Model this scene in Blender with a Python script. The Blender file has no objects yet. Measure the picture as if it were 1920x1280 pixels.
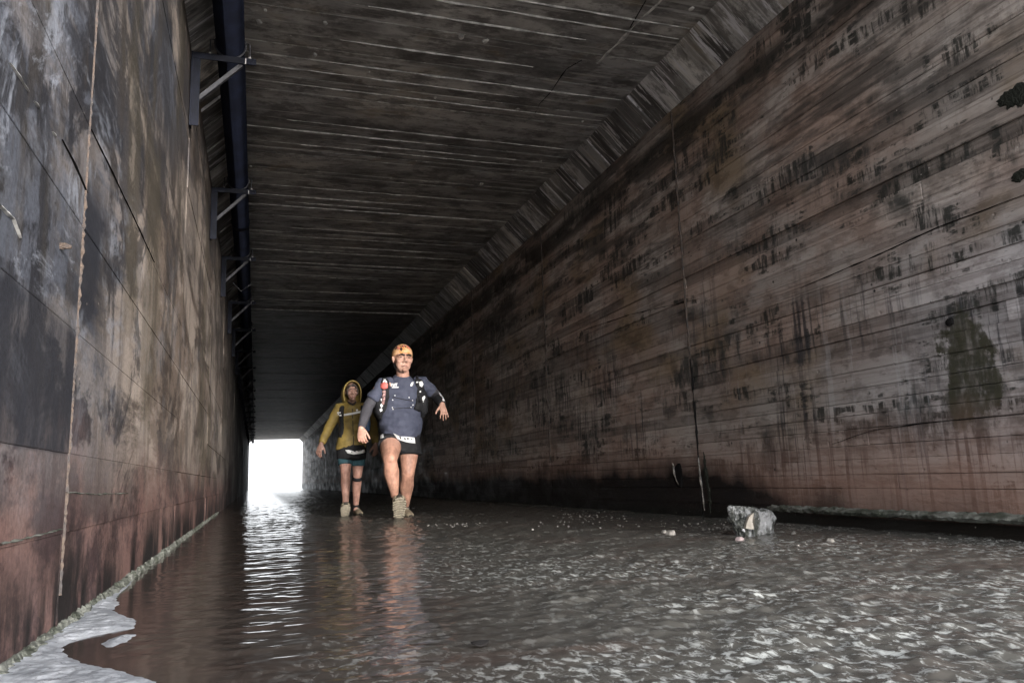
import bpy, bmesh, math, random
import numpy as np
from mathutils import Vector, Matrix
from mathutils.bvhtree import BVHTree
from mathutils import noise as mnoise
random.seed(7); np.random.seed(7)
sc = bpy.context.scene
C = sc.collection

# ------------------------------------------------------------------ camera
H = 0.37                                     # camera height over the water
FPX = 1441.69                                # focal length in photo pixels (1920 wide)
RIGHT = Vector((0.94948104, -0.31179797, -0.03560578))
UP = Vector((-0.02021642, -0.17399217, 0.98453950))
FWD = Vector((0.31317255, 0.93408177, 0.17150570))
CAM = Vector((0, 0, H))
cam_d = bpy.data.cameras.new('camera'); cam = bpy.data.objects.new('camera', cam_d); C.objects.link(cam)
cam_d.sensor_width = 36; cam_d.lens = FPX/1920*36; cam_d.clip_start = 0.05; cam_d.clip_end = 1500
m = Matrix((RIGHT, UP, -FWD)).transposed().to_4x4(); m.translation = CAM
cam.matrix_world = m
sc.camera = cam

# ------------------------------------------------------------------ daylight: low overcast sun behind the camera, sky
SUN_EL, SUN_AZ = 5.0, 14.0                    # degrees; azimuth measured from straight behind towards the right
SUN_STRENGTH = 0.5
SKY_STRENGTH = 0.15
w = bpy.data.worlds.new('World'); sc.world = w; w.use_nodes = True
wn = w.node_tree; wn.nodes.clear()
sky = wn.nodes.new('ShaderNodeTexSky'); sky.sky_type = 'NISHITA'; sky.sun_disc = False
sky.sun_elevation = math.radians(SUN_EL); sky.sun_rotation = math.radians(180-SUN_AZ)
sky.dust_density = 3.0; sky.ozone_density = 2.0; sky.air_density = 1.0
hs = wn.nodes.new('ShaderNodeHueSaturation'); hs.inputs['Saturation'].default_value = 0.15
bg = wn.nodes.new('ShaderNodeBackground'); bg.inputs['Strength'].default_value = SKY_STRENGTH
wo = wn.nodes.new('ShaderNodeOutputWorld')
mx = wn.nodes.new('ShaderNodeMix'); mx.data_type = 'RGBA'; mx.inputs[0].default_value = 0.55      # even cloud cover over the clear sky
mx.inputs[7].default_value = (1.72, 1.80, 1.95, 1)
wn.links.new(sky.outputs[0], hs.inputs['Color']); wn.links.new(hs.outputs[0], mx.inputs[6]); wn.links.new(mx.outputs[2], bg.inputs['Color']); wn.links.new(bg.outputs[0], wo.inputs['Surface'])
sd = bpy.data.lights.new('sun', 'SUN'); sun = bpy.data.objects.new('sun', sd); C.objects.link(sun)
sd.energy = SUN_STRENGTH; sd.angle = math.radians(10); sd.color = (1.0, 0.96, 0.92)
a, e = math.radians(SUN_AZ), math.radians(SUN_EL)
to_sun = Vector((math.sin(a)*math.cos(e), -math.cos(a)*math.cos(e), math.sin(e)))
sun.rotation_euler = to_sun.to_track_quat('Z', 'Y').to_euler()
sc.view_settings.view_transform = 'Standard'; sc.view_settings.look = 'None'
sc.view_settings.gamma = 1; sc.view_settings.use_curve_mapping = False
sc.view_settings.exposure = 3.7
sc.render.engine = 'CYCLES'
sc.cycles.use_denoising = True
sc.cycles.max_bounces = 8; sc.cycles.diffuse_bounces = 5
sc.cycles.blur_glossy = 0.5

# ------------------------------------------------------------------ tunnel measures (metres)
XL, XR = -0.4914, 3.3437
ZW, ZC = 3.42, 3.674                         # top of the walls, underside of the ceiling
HA = ZC-ZW
Y0, Y1 = 0.45, 61.0                          # near and far mouth

def ray(px, py):
    return RIGHT*((px-960)/FPX) - UP*((py-640)/FPX) + FWD
def at_y(px, py, y):
    d = ray(px, py); return CAM + d*((y-CAM.y)/d.y)
def at_z(px, py, z=0.0):
    d = ray(px, py); return CAM + d*((z-CAM.z)/d.z)
def at_x(px, py, x):
    d = ray(px, py); return CAM + d*((x-CAM.x)/d.x)

# ------------------------------------------------------------------ object helpers
def link(name, me, mat=None, parent=None):
    o = bpy.data.objects.new(name, me); C.objects.link(o)
    if mat is not None and me is not None and not me.materials: me.materials.append(mat)
    if parent is not None: o.parent = parent
    return o
def tag(o, label=None, cat=None, group=None, kind=None):
    if label: o['label'] = label
    if cat: o['category'] = cat
    if group: o['group'] = group
    if kind: o['kind'] = kind
    return o
def empty(name, loc=(0, 0, 0)):
    o = bpy.data.objects.new(name, None); o.empty_display_size = 0.1; C.objects.link(o); o.location = loc
    bpy.context.view_layer.update() if False else None
    return o
def mesh(name, v, f, smooth=False):
    me = bpy.data.meshes.new(name); me.from_pydata([tuple(p) for p in v], [], f); me.update()
    if smooth: me.polygons.foreach_set('use_smooth', [True]*len(me.polygons))
    return me
BOXF = [(0, 3, 2, 1), (4, 5, 6, 7), (0, 1, 5, 4), (1, 2, 6, 5), (2, 3, 7, 6), (3, 0, 4, 7)]
def box_v(x0, x1, y0, y1, z0, z1):
    return [Vector(p) for p in ((x0, y0, z0), (x1, y0, z0), (x1, y1, z0), (x0, y1, z0), (x0, y0, z1), (x1, y0, z1), (x1, y1, z1), (x0, y1, z1))]
class MB:
    def __init__(s): s.v = []; s.f = []
    def add(s, v, f):
        n = len(s.v); s.v += list(v); s.f += [tuple(i+n for i in q) for q in f]; return s
    def box(s, *a): return s.add(box_v(*a), BOXF)
    def bar(s, p, q, wx, wz, up=Vector((0, 0, 1))):
        p, q = Vector(p), Vector(q); t = (q-p).normalized(); sx = t.cross(up)
        if sx.length < 1e-4: sx = Vector((1, 0, 0))
        sx.normalize(); sz = sx.cross(t)
        v = []
        for c in (p, q):
            for i, j in ((-1, -1), (1, -1), (1, 1), (-1, 1)): v.append(c+sx*(i*wx/2)+sz*(j*wz/2))
        return s.add(v, BOXF)
    def tube(s, pts, rad, n=14, hint=Vector((1, 0, 0)), cap=0.6):
        pts = [Vector(p) for p in pts]; R = [(r, r) if not isinstance(r, (tuple, list)) else r for r in rad]
        k = len(pts); rings = []
        T = []
        for i in range(k):
            t = pts[min(i+1, k-1)]-pts[max(i-1, 0)]; T.append(t.normalized())
        seq = []
        if cap:
            for c_, q in ((1.0, 0.35), (0.72, 0.75)):
                seq.append((pts[0]-T[0]*(min(R[0])*cap*c_), (R[0][0]*q, R[0][1]*q), T[0]))
        for i in range(k): seq.append((pts[i], R[i], T[i]))
        if cap:
            for c_, q in ((0.72, 0.75), (1.0, 0.35)):
                seq.append((pts[-1]+T[-1]*(min(R[-1])*cap*c_), (R[-1][0]*q, R[-1][1]*q), T[-1]))
        v = []; f = []
        nh = len(seq)
        for si, (p, r, t) in enumerate(seq):
            hq = hint if isinstance(hint, Vector) else hint[min(max(si-(2 if cap else 0), 0), k-1)]
            sx = hq - t*hq.dot(t)
            if sx.length < 1e-3: sx = Vector((0, 1, 0)) - t*t.y
            sx.normalize(); sy = t.cross(sx)
            for j in range(n):
                an = 2*math.pi*j/n; v.append(p+sx*(r[0]*math.cos(an))+sy*(r[1]*math.sin(an)))
        m_ = len(seq)
        for i in range(m_-1):
            for j in range(n):
                a_ = i*n+j; b_ = i*n+(j+1) % n; f.append((a_, b_, b_+n, a_+n))
        f.append(tuple(range(n-1, -1, -1))); f.append(tuple((m_-1)*n+j for j in range(n)))
        return s.add(v, f)
    def ball(s, c, rx, ry=None, rz=None, n=14, mat3=None):
        ry = rx if ry is None else ry; rz = rx if rz is None else rz
        c = Vector(c); v = []; f = []; h = n//2+1
        for i in range(h+1):
            ph = -math.pi/2+math.pi*i/h
            for j in range(n):
                an = 2*math.pi*j/n
                p = Vector((rx*math.cos(ph)*math.cos(an), ry*math.cos(ph)*math.sin(an), rz*math.sin(ph)))
                if mat3 is not None: p = mat3 @ p
                v.append(c+p)
        for i in range(h):
            for j in range(n):
                a_ = i*n+j; b_ = i*n+(j+1) % n; f.append((a_, b_, b_+n, a_+n))
        return s.add(v, f)
    def build(s, name, mat, parent=None, smooth=False):
        return link(name, mesh(name, s.v, s.f, smooth), mat, parent)
    def fused(s, name, mat, parent=None, voxel=0.006, smooth=3, fold=0.0, fscale=14.0, seed=0):
        """voxel-fuse all the pieces into ONE continuous skin"""
        me = mesh(name, s.v, s.f)
        bm = bmesh.new(); bm.from_mesh(me); bmesh.ops.remove_doubles(bm, verts=bm.verts, dist=1e-6); bm.to_mesh(me); bm.free()
        o = bpy.data.objects.new(name, me); C.objects.link(o)
        r = o.modifiers.new('r', 'REMESH'); r.mode = 'VOXEL'; r.voxel_size = voxel
        if smooth:
            q = o.modifiers.new('s', 'SMOOTH'); q.iterations = smooth; q.factor = 0.5
        dg = bpy.context.evaluated_depsgraph_get()
        me2 = bpy.data.meshes.new_from_object(o.evaluated_get(dg)); o.modifiers.clear()
        o.data = me2; me2.name = name; bpy.data.meshes.remove(me)
        me2.polygons.foreach_set('use_smooth', [True]*len(me2.polygons))
        if fold:
            nrm = [v.normal.copy() for v in me2.vertices]
            for v, n_ in zip(me2.vertices, nrm):
                p = v.co*fscale
                d = mnoise.noise(Vector((p.x*0.8+seed, p.y*0.8, p.z*1.5))) + 0.5*mnoise.noise(Vector((p.x*1.7, p.y*1.7+seed, p.z*3.0)))
                v.co += n_*(d*fold)
            me2.update()
        me2.materials.clear(); me2.materials.append(mat)
        if parent is not None: o.parent = parent
        return o

# ------------------------------------------------------------------ node helper
class NT:
    def __init__(s, name):
        s.m = bpy.data.materials.new(name); s.m.use_nodes = True; s.t = s.m.node_tree; s.t.nodes.clear()
        s.out = s.t.nodes.new('ShaderNodeOutputMaterial'); s.b = s.t.nodes.new('ShaderNodeBsdfPrincipled')
        s.t.links.new(s.b.outputs[0], s.out.inputs['Surface'])
    def n(s, k): return s.t.nodes.new(k)
    def set(s, sock, v):
        if hasattr(v, 'is_output'): s.t.links.new(v, sock)
        elif v is not None:
            if isinstance(v, (tuple, list)) and len(v) == 3 and sock.type == 'RGBA': v = (*v, 1)
            sock.default_value = v
    def pos(s): return s.n('ShaderNodeNewGeometry').outputs['Position']
    def objc(s): return s.n('ShaderNodeTexCoord').outputs['Object']
    def mul(s, vec, sc_):
        q = s.n('ShaderNodeVectorMath'); q.operation = 'MULTIPLY'; s.set(q.inputs[0], vec); q.inputs[1].default_value = sc_; return q.outputs[0]
    def addv(s, vec, o):
        q = s.n('ShaderNodeVectorMath'); q.operation = 'ADD'; s.set(q.inputs[0], vec); s.set(q.inputs[1], o); return q.outputs[0]
    def noise(s, vec, scale=1.0, detail=4, rough=0.55, off=(0, 0, 0), dist=0.0):
        if isinstance(scale, (tuple, list)): vec = s.mul(vec, scale); scale = 1.0
        if off != (0, 0, 0): vec = s.addv(vec, off)
        q = s.n('ShaderNodeTexNoise'); q.inputs['Scale'].default_value = scale; q.inputs['Detail'].default_value = detail
        q.inputs['Roughness'].default_value = rough; q.inputs['Distortion'].default_value = dist; s.set(q.inputs['Vector'], vec); return q.outputs[0]
    def voro(s, vec, scale, feature='F1', rnd=1.0):
        q = s.n('ShaderNodeTexVoronoi'); q.feature = feature; q.inputs['Scale'].default_value = scale; q.inputs['Randomness'].default_value = rnd
        s.set(q.inputs['Vector'], vec); return q.outputs[0]
    def step(s, v, a, b, lo=0.0, hi=1.0):
        q = s.n('ShaderNodeMapRange'); q.interpolation_type = 'SMOOTHSTEP' if a < b else 'LINEAR'
        s.set(q.inputs['Value'], v); q.inputs['From Min'].default_value = a; q.inputs['From Max'].default_value = b
        q.inputs['To Min'].default_value = lo; q.inputs['To Max'].default_value = hi; return q.outputs[0]
    def math(s, op, a, b=0.0):
        q = s.n('ShaderNodeMath'); q.operation = op; s.set(q.inputs[0], a); s.set(q.inputs[1], b); return q.outputs[0]
    def mix(s, f, a, b, blend='MIX'):
        q = s.n('ShaderNodeMix'); q.data_type = 'RGBA'; q.blend_type = blend
        s.set(q.inputs[0], f); s.set(q.inputs[6], a); s.set(q.inputs[7], b); return q.outputs[2]
    def sep(s, v):
        q = s.n('ShaderNodeSeparateXYZ'); s.set(q.inputs[0], v); return q.outputs
    def rnd(s): return s.n('ShaderNodeObjectInfo').outputs['Random']
    def bump(s, h, strength=0.5, dist=0.01, prev=None):
        q = s.n('ShaderNodeBump'); s.set(q.inputs['Strength'], strength); q.inputs['Distance'].default_value = dist
        s.set(q.inputs['Height'], h)
        if prev is not None: s.t.links.new(prev, q.inputs['Normal'])
        return q.outputs[0]
    def done(s, col=None, rough=0.6, nrm=None, spec=0.5, metal=0.0):
        s.set(s.b.inputs['Base Color'], col); s.set(s.b.inputs['Roughness'], rough); s.b.inputs['Specular IOR Level'].default_value = spec
        s.b.inputs['Metallic'].default_value = metal
        if nrm is not None: s.t.links.new(nrm, s.b.inputs['Normal'])
        return s.m

# ------------------------------------------------------------------ concrete materials
def right_wall_mat():
    t = NT('stained_board_concrete'); P = t.pos(); xyz = t.sep(P); y, z = xyz[1], xyz[2]
    big = t.noise(P, (1, 0.5, 0.7), 3); med = t.noise(P, (1, 1.6, 3.2), 5, 0.6, (3, 1, 7))
    col = t.mix(t.step(big, 0.40, 0.60), (0.42, 0.37, 0.335), (0.37, 0.275, 0.23))
    col = t.mix(t.step(med, 0.42, 0.66, 0, 0.8), col, (0.46, 0.415, 0.385))
    near = t.math('MULTIPLY', t.step(t.math('ADD', y, t.math('MULTIPLY', big, 2.4)), 5.2, 3.4), t.step(t.math('ADD', z, t.math('MULTIPLY', med, 0.5)), 0.55, 0.85))
    near = t.math('MULTIPLY', near, t.step(z, 1.75, 1.25))
    col = t.mix(t.math('MULTIPLY', near, 0.9), col, (0.6, 0.58, 0.6))     # paler at middle height towards the mouth
    tone = t.math('MULTIPLY_ADD', t.rnd(), 0.62); t.t.nodes[-1].inputs[2].default_value = 0.56
    col = t.mix(1.0, col, tone, 'MULTIPLY')
    lines = t.noise(P, (1, 0.7, 42), 4, 0.62, (2, 2, 5)); col = t.mix(t.step(lines, 0.50, 0.60, 0, 0.6), col, t.mix(1.0, col, (0.5, 0.47, 0.46), 'MULTIPLY'))
    col = t.mix(t.step(t.noise(P, (1, 0.9, 1.5), 3, 0.5, (9, 4, 2)), 0.53, 0.68, 0, 0.8), col, (0.26, 0.19, 0.12))
    # fine cloudy mottling
    mot = t.noise(P, (1, 5, 9), 7, 0.68, (4, 2, 6))
    col = t.mix(t.step(mot, 0.47, 0.60, 0, 0.8), col, t.mix(1.0, col, (0.58, 0.56, 0.55), 'MULTIPLY'))
    # green-black algae in horizontal runs broken into hanging drips
    runs = t.step(t.noise(P, (1, 1.1, 5.0), 6, 0.7, (0, 5, 3)), 0.53, 0.58)
    drip = t.step(t.noise(P, (1, 17, 2.6), 7, 0.75, (2, 0, 1)), 0.44, 0.56)
    col = t.mix(t.math('MULTIPLY', runs, t.math('MULTIPLY', drip, 0.92)), col, (0.022, 0.024, 0.021))
    runs2 = t.step(t.noise(P, (1, 0.7, 2.2), 5, 0.65, (3, 1, 9)), 0.52, 0.64)
    col = t.mix(t.math('MULTIPLY', runs2, t.step(t.noise(P, (1, 9, 3.5), 6, 0.7, (6, 0, 1)), 0.4, 0.58, 0, 0.9)), col, (0.035, 0.038, 0.036))
    drip2 = t.step(t.noise(P, (1, 30, 1.0), 4, 0.65, (8, 3, 0)), 0.50, 0.62)
    zone = t.math('MULTIPLY', t.step(t.noise(P, (1, 0.9, 1.4), 2, 0.5, (5, 5, 5)), 0.42, 0.56), t.step(z, 2.1, 1.3, 0.15, 1.0))
    col = t.mix(t.math('MULTIPLY', t.math('MULTIPLY', drip2, zone), 0.85), col, (0.03, 0.03, 0.036))
    lime = t.step(t.noise(P, (1, 24, 0.8), 4, 0.62, (1, 9, 4)), 0.58, 0.7)
    col = t.mix(t.math('MULTIPLY', lime, t.step(z, 1.6, 1.0, 0.04, 0.28)), col, (0.5, 0.49, 0.5))
    # soot higher up
    soot = t.math('MULTIPLY', t.step(z, 1.2, 2.7), t.step(t.noise(P, (1, 0.9, 5.5), 6, 0.68, (6, 6, 1)), 0.48, 0.60))
    col = t.mix(t.math('MULTIPLY', soot, 0.72), col, (0.05, 0.047, 0.045))
    band = t.math('MULTIPLY', t.step(z, 2.95, 3.05), t.step(t.noise(P, (1, 2.5, 6), 4, 0.6, (7, 7, 7)), 0.36, 0.5))
    col = t.mix(t.math('MULTIPLY', band, t.step(z, 3.3, 3.2, 0, 0.8)), col, (0.022, 0.022, 0.02))
    # olive stain under the weep hole
    ang = t.n('ShaderNodeVectorMath'); ang.operation = 'MULTIPLY'
    dy = t.math('MULTIPLY', t.math('SUBTRACT', t.math('ADD', y, t.math('MULTIPLY', t.math('SUBTRACT', t.noise(P, (1, 5, 4), 6, 0.68, (1, 1, 3)), 0.5), 0.62)), 2.90), 7.5)
    dz = t.math('MULTIPLY', t.math('SUBTRACT', t.math('ADD', z, t.math('MULTIPLY', t.math('SUBTRACT', t.noise(P, (1, 4, 4), 6, 0.68, (9, 1, 3)), 0.5), 0.55)), 0.84), 3.4)
    rr = t.math('ADD', t.math('MULTIPLY', dy, dy), t.math('MULTIPLY', dz, dz))
    col = t.mix(t.math('MULTIPLY', t.step(rr, 1.15, 0.75), t.step(t.noise(P, (1, 22, 9), 5, 0.65, (3, 3, 3)), 0.3, 0.6, 0.55, 1)), col, (0.052, 0.05, 0.034))
    col = t.mix(t.math('MULTIPLY', t.step(y, 13.5, 22), t.step(y, 50, 40, 0, 0.8)), col, (0.03, 0.028, 0.027))    # soot plus the deep tunnel's darkness painted in, easing off towards the exit
    # iron red foot and a shadow painted along the wet base
    zz = t.math('ADD', z, t.math('MULTIPLY', t.noise(P, (1, 3, 2), 5, 0.6), 0.35))
    red = t.step(zz, 0.85, 0.40)
    col = t.mix(t.math('MULTIPLY', red, 0.72), col, (0.32, 0.185, 0.14))
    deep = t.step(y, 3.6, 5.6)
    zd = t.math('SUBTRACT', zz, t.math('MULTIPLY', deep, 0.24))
    wet_shade = t.math('MULTIPLY', t.step(zd, 0.40, 0.22), t.step(y, 2.6, 5.0, 0.4, 1.0))
    col = t.mix(wet_shade, col, (0.010, 0.008, 0.008))
    col = t.mix(t.step(t.math('ADD', z, t.math('MULTIPLY', mot, 0.02)), 0.080, 0.066, 0, 0.95), col, (0.006, 0.007, 0.006))      # shadow of the undercut, painted on at the waterline
    pits = t.step(t.voro(P, 9.0), 0.10, 0.05)
    col = t.mix(t.math('MULTIPLY', pits, t.step(t.noise(P, 3.0, 2), 0.52, 0.58)), col, (0.03, 0.028, 0.026))
    spk = t.step(t.voro(P, 14.0), 0.06, 0.03)
    col = t.mix(t.math('MULTIPLY', spk, t.step(t.noise(P, 2.0, 2, 0.5, (4, 4, 4)), 0.56, 0.62)), col, (0.55, 0.52, 0.48))
    h = t.math('ADD', t.noise(P, (30, 8, 30), 7, 0.7), t.math('MULTIPLY', pits, -0.6))
    b1 = t.bump(h, 0.6, 0.010); b2 = t.bump(t.noise(P, (5, 3, 7), 5, 0.6), 0.5, 0.04, b1)
    return t.done(col, t.step(med, 0.3, 0.7, 0.42, 0.78), b2, 0.4)

def left_wall_mat():
    t = NT('smeared_panel_concrete'); P = t.pos(); xyz = t.sep(P); y, z = xyz[1], xyz[2]
    big = t.noise(P, (1, 0.6, 0.8), 3, 0.5, (2, 2, 2))
    f = t.math('ADD', t.math('MULTIPLY', t.math('SUBTRACT', y, 2.7), 0.25), t.math('MULTIPLY', t.math('SUBTRACT', big, 0.5), 1.6))
    f = t.math('SUBTRACT', f, t.math('MULTIPLY', t.step(z, 1.5, 2.8), 0.35))
    col = t.mix(t.step(f, -0.1, 0.45), (0.105, 0.112, 0.135), (0.2, 0.155, 0.125))
    tone = t.math('MULTIPLY_ADD', t.rnd(), 0.5); t.t.nodes[-1].inputs[2].default_value = 0.66
    col = t.mix(1.0, col, tone, 'MULTIPLY')
    mot = t.noise(P, (1, 1.7, 4), 8, 0.74, (4, 2, 6)); col = t.mix(t.step(mot, 0.46, 0.58, 0, 0.9), col, t.mix(1.0, col, (0.36, 0.34, 0.33), 'MULTIPLY'))
    m2 = t.noise(P, (1, 0.6, 1.7), 8, 0.7, (8, 2, 1), 0.7); col = t.mix(t.math('MULTIPLY', t.step(m2, 0.45, 0.58, 0, 0.9), t.step(y, 2.4, 3.6, 0.35, 1.0)), col, (0.40, 0.335, 0.285))
    nearf = t.step(y, 6.0, 2.4, 0.35, 1.0)
    dark = t.step(t.noise(P, (1, 1.1, 1.4), 8, 0.7, (7, 1, 0), 0.9), 0.50, 0.55)
    col = t.mix(t.math('MULTIPLY', dark, t.math('MULTIPLY', nearf, 0.92)), col, (0.026, 0.026, 0.031))
    drip = t.step(t.noise(P, (1, 6, 1.0), 7, 0.7, (0, 3, 8)), 0.50, 0.60)
    col = t.mix(t.math('MULTIPLY', drip, t.step(z, 0.5, 1.8, 0.35, 0.7)), col, (0.055, 0.047, 0.042))
    lime = t.step(t.noise(P, (1, 1.5, 2.4), 9, 0.74, (4, 0, 1), 1.8), 0.50, 0.62)
    limz = t.math('MULTIPLY', t.step(y, 3.4, 2.2, 0.18, 0.85), t.math('MULTIPLY', t.step(z, 0.7, 0.95, 0.3, 1), t.step(z, 1.75, 1.35, 0.3, 1)))
    col = t.mix(t.math('MULTIPLY', lime, limz), col, (0.34, 0.36, 0.41))
    up = t.math('MULTIPLY', t.step(z, 1.5, 2.9), t.step(t.noise(P, (1, 0.7, 1.5), 8, 0.72, (1, 6, 6)), 0.40, 0.56))
    col = t.mix(t.math('MULTIPLY', up, 0.7), col, (0.05, 0.047, 0.05))
    oil = t.step(t.noise(P, (1, 1.2, 0.6), 4, 0.6, (3, 8, 1)), 0.53, 0.63)
    col = t.mix(t.math('MULTIPLY', oil, 0.5), col, (0.085, 0.07, 0.045))
    zz = t.math('ADD', z, t.math('MULTIPLY', t.noise(P, (1, 2.5, 1.4), 6, 0.65, (2, 7, 2)), 0.45))
    redc = t.mix(t.step(t.noise(P, (1, 1.6, 2.6), 8, 0.74, (6, 7, 2)), 0.44, 0.58), (0.05, 0.026, 0.026), (0.19, 0.11, 0.095))
    col = t.mix(t.step(zz, 0.86, 0.50, 0, 0.9), col, redc)
    col = t.mix(t.math('MULTIPLY', t.step(zz, 0.52, 0.30), t.step(t.noise(P, (1, 5, 1), 5, 0.65), 0.40, 0.54)), col, (0.012, 0.009, 0.009))
    # one almost black panel and the dark run beside the joint
    pan = t.math('MULTIPLY', t.math('MULTIPLY', t.step(z, 0.46, 0.478), t.step(z, 0.83, 0.79)), t.step(y, 2.41, 2.39))
    col = t.mix(t.math('MULTIPLY', pan, t.step(t.noise(P, (1, 5, 2.2), 8, 0.74, (3, 3, 9)), 0.60, 0.46, 0.55, 0.95)), col, (0.026, 0.027, 0.034))
    run = t.math('MULTIPLY', t.math('MULTIPLY', t.step(z, 0.78, 0.95), t.step(z, 1.36, 1.22)), t.math('MULTIPLY', t.step(y, 2.41, 2.43), t.step(t.math('ADD', y, t.math('MULTIPLY', mot, 0.4)), 2.95, 2.82)))
    col = t.mix(t.math('MULTIPLY', run, 0.9), col, (0.025, 0.026, 0.033))
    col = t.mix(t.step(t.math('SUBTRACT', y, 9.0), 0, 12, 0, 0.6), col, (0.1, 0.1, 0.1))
    fine = t.noise(P, 70, 4, 0.7); col = t.mix(t.step(fine, 0.4, 0.62, 0, 0.45), col, t.mix(1.0, col, (0.5, 0.5, 0.5), 'MULTIPLY'))
    spk = t.step(t.voro(P, 11.0), 0.05, 0.025)
    col = t.mix(t.math('MULTIPLY', spk, t.step(t.noise(P, 2.0, 2, 0.5, (1, 4, 4)), 0.55, 0.62)), col, (0.5, 0.42, 0.36))
    pit = t.step(t.voro(t.mul(P, (1, 1, 1)), 26.0), 0.12, 0.05)
    h = t.math('SUBTRACT', t.noise(P, 32, 7, 0.72), t.math('MULTIPLY', pit, 0.5))
    b1 = t.bump(h, 0.5, 0.006); b2 = t.bump(t.noise(P, (4, 2, 4), 4, 0.55), 0.35, 0.03, b1)
    return t.done(col, t.step(big, 0.3, 0.7, 0.6, 0.85), b2, 0.25)

def ceiling_mat(name, k, haunch=False):
    t = NT(name); P = t.pos()
    col = t.mix(t.step(t.noise(P, (0.8, 0.8, 1), 3), 0.35, 0.65), (0.36*k, 0.35*k, 0.345*k), (0.5*k, 0.47*k, 0.43*k))
    tone = t.math('MULTIPLY_ADD', t.rnd(), 1.5 if haunch else 0.45); t.t.nodes[-1].inputs[2].default_value = 0.15 if haunch else 0.75
    col = t.mix(1.0, col, tone, 'MULTIPLY')
    sc_ = (1.2, 7, 1.2) if haunch else (2.6, 8, 1)
    col = t.mix(t.step(t.noise(P, sc_, 5, 0.65, (3, 3, 0)), 0.45, 0.60, 0, 0.42 if not haunch else 0.6), col, (0.03, 0.028, 0.028))
    col = t.mix(t.step(t.noise(P, (3, 5, 3), 8, 0.74, (5, 3, 1)), 0.47, 0.57, 0, 0.6), col, (0.045, 0.038, 0.036))
    col = t.mix(t.step(t.noise(P, (0.9, 1.1, 1), 6, 0.65, (2, 8, 1)), 0.48, 0.62, 0, 0.45), col, (0.06, 0.055, 0.05))
    col = t.mix(t.step(t.noise(P, (1.2, 26, 1.2), 4, 0.6, (7, 1, 0)), 0.56, 0.66, 0, 0.85), col, (0.42, 0.4, 0.38))
    col = t.mix(t.step(t.noise(P, (2.5, 3.5, 2), 3, 0.6, (9, 1, 3)), 0.6, 0.74, 0, 0.4), col, (0.25, 0.18, 0.1))
    if haunch:
        col = t.mix(t.step(t.noise(P, (1.5, 14, 1.5), 6, 0.7, (1, 1, 5)), 0.555, 0.61, 0, 0.95), col, (0.62, 0.6, 0.62))
    yy = t.sep(P)[1]; col = t.mix(t.math('MULTIPLY', t.step(yy, 12.5, 18.5), t.step(yy, 46, 36, 0, 0.6)), col, (0.02, 0.019, 0.018))   # soot beyond the joint, with unlit depth painted into the colour
    spk = t.step(t.voro(P, 5.0), 0.05, 0.03)
    col = t.mix(t.math('MULTIPLY', spk, t.step(t.noise(P, 1.5, 2, 0.5, (1, 4, 4)), 0.5, 0.58)), col, (0.6, 0.57, 0.52))
    b1 = t.bump(t.noise(P, (8, 45, 10), 6, 0.65), 0.5, 0.01); b2 = t.bump(t.noise(P, 6.0, 4), 0.4, 0.04, b1)
    return t.done(col, 0.6, b2, 0.45)

def simple(name, col, rough=0.6, spec=0.5, metal=0.0, var=0.25, scale=20.0, bump=0.2, bd=0.004, sheen=0.0, col2=None):
    t = NT(name); P = t.objc()
    n1 = t.noise(P, scale, 5, 0.6)
    c2 = tuple(c*(1-var) for c in col) if col2 is None else col2
    c = t.mix(t.step(n1, 0.35, 0.65), c2, col)
    nr = t.bump(t.noise(P, scale*4, 4), bump, bd) if bump else None
    mm = t.done(c, rough, nr, spec, metal)
    if sheen:
        t.b.inputs['Sheen Weight'].default_value = sheen
    return mm

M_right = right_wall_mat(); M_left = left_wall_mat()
M_ceil = ceiling_mat('sooty_board_concrete', 1.0); M_haunch = ceiling_mat('scraped_board_concrete', 0.95, True)
M_core = simple('bare_concrete', (0.09, 0.085, 0.08), 0.8, 0.3, scale=3)
M_lime = simple('lime_deposit', (0.72, 0.7, 0.67), 0.6, 0.4, var=0.6, scale=9, bump=0.6, bd=0.006)
M_seep = simple('wet_lime', (0.27, 0.245, 0.21), 0.25, 0.6, var=0.7, scale=25, bump=0.8, bd=0.006)
M_rustseam = simple('rusty_seam', (0.095, 0.07, 0.055), 0.75, 0.3, var=0.6, scale=30, bump=0.8, bd=0.008, col2=(0.05, 0.045, 0.045))
M_moss = simple('mossy_concrete', (0.085, 0.088, 0.075), 0.75, 0.35, scale=9, bump=0.9, bd=0.02, col2=(0.018, 0.021, 0.014))
M_lip_r = simple('grey_mossy_concrete', (0.17, 0.175, 0.155), 0.75, 0.35, scale=9, bump=0.9, bd=0.02, col2=(0.05, 0.056, 0.042))
M_black = simple('black_moss', (0.02, 0.022, 0.016), 0.8, 0.3, scale=25, bump=0.9, bd=0.02)
M_olive = simple('olive_algae', (0.07, 0.075, 0.045), 0.8, 0.3, scale=12, bump=0.5, bd=0.01)
M_crack = simple('crack', (0.012, 0.011, 0.011), 0.9, 0.1, bump=0)
M_steel = simple('blue_black_steel', (0.008, 0.010, 0.019), 0.7, 0.2, var=0.5, scale=14, bump=0.25)
M_brace = simple('weathered_steel', (0.05, 0.05, 0.058), 0.6, 0.5, var=0.5, scale=18, bump=0.3)
M_pipe = simple('dark_blue_pipe', (0.006, 0.008, 0.017), 0.7, 0.15, var=0.5, scale=6, bump=0.2)
M_zinc = simple('pale_zinc', (0.55, 0.53, 0.52), 0.45, 0.6, var=0.3, bump=0)

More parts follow.
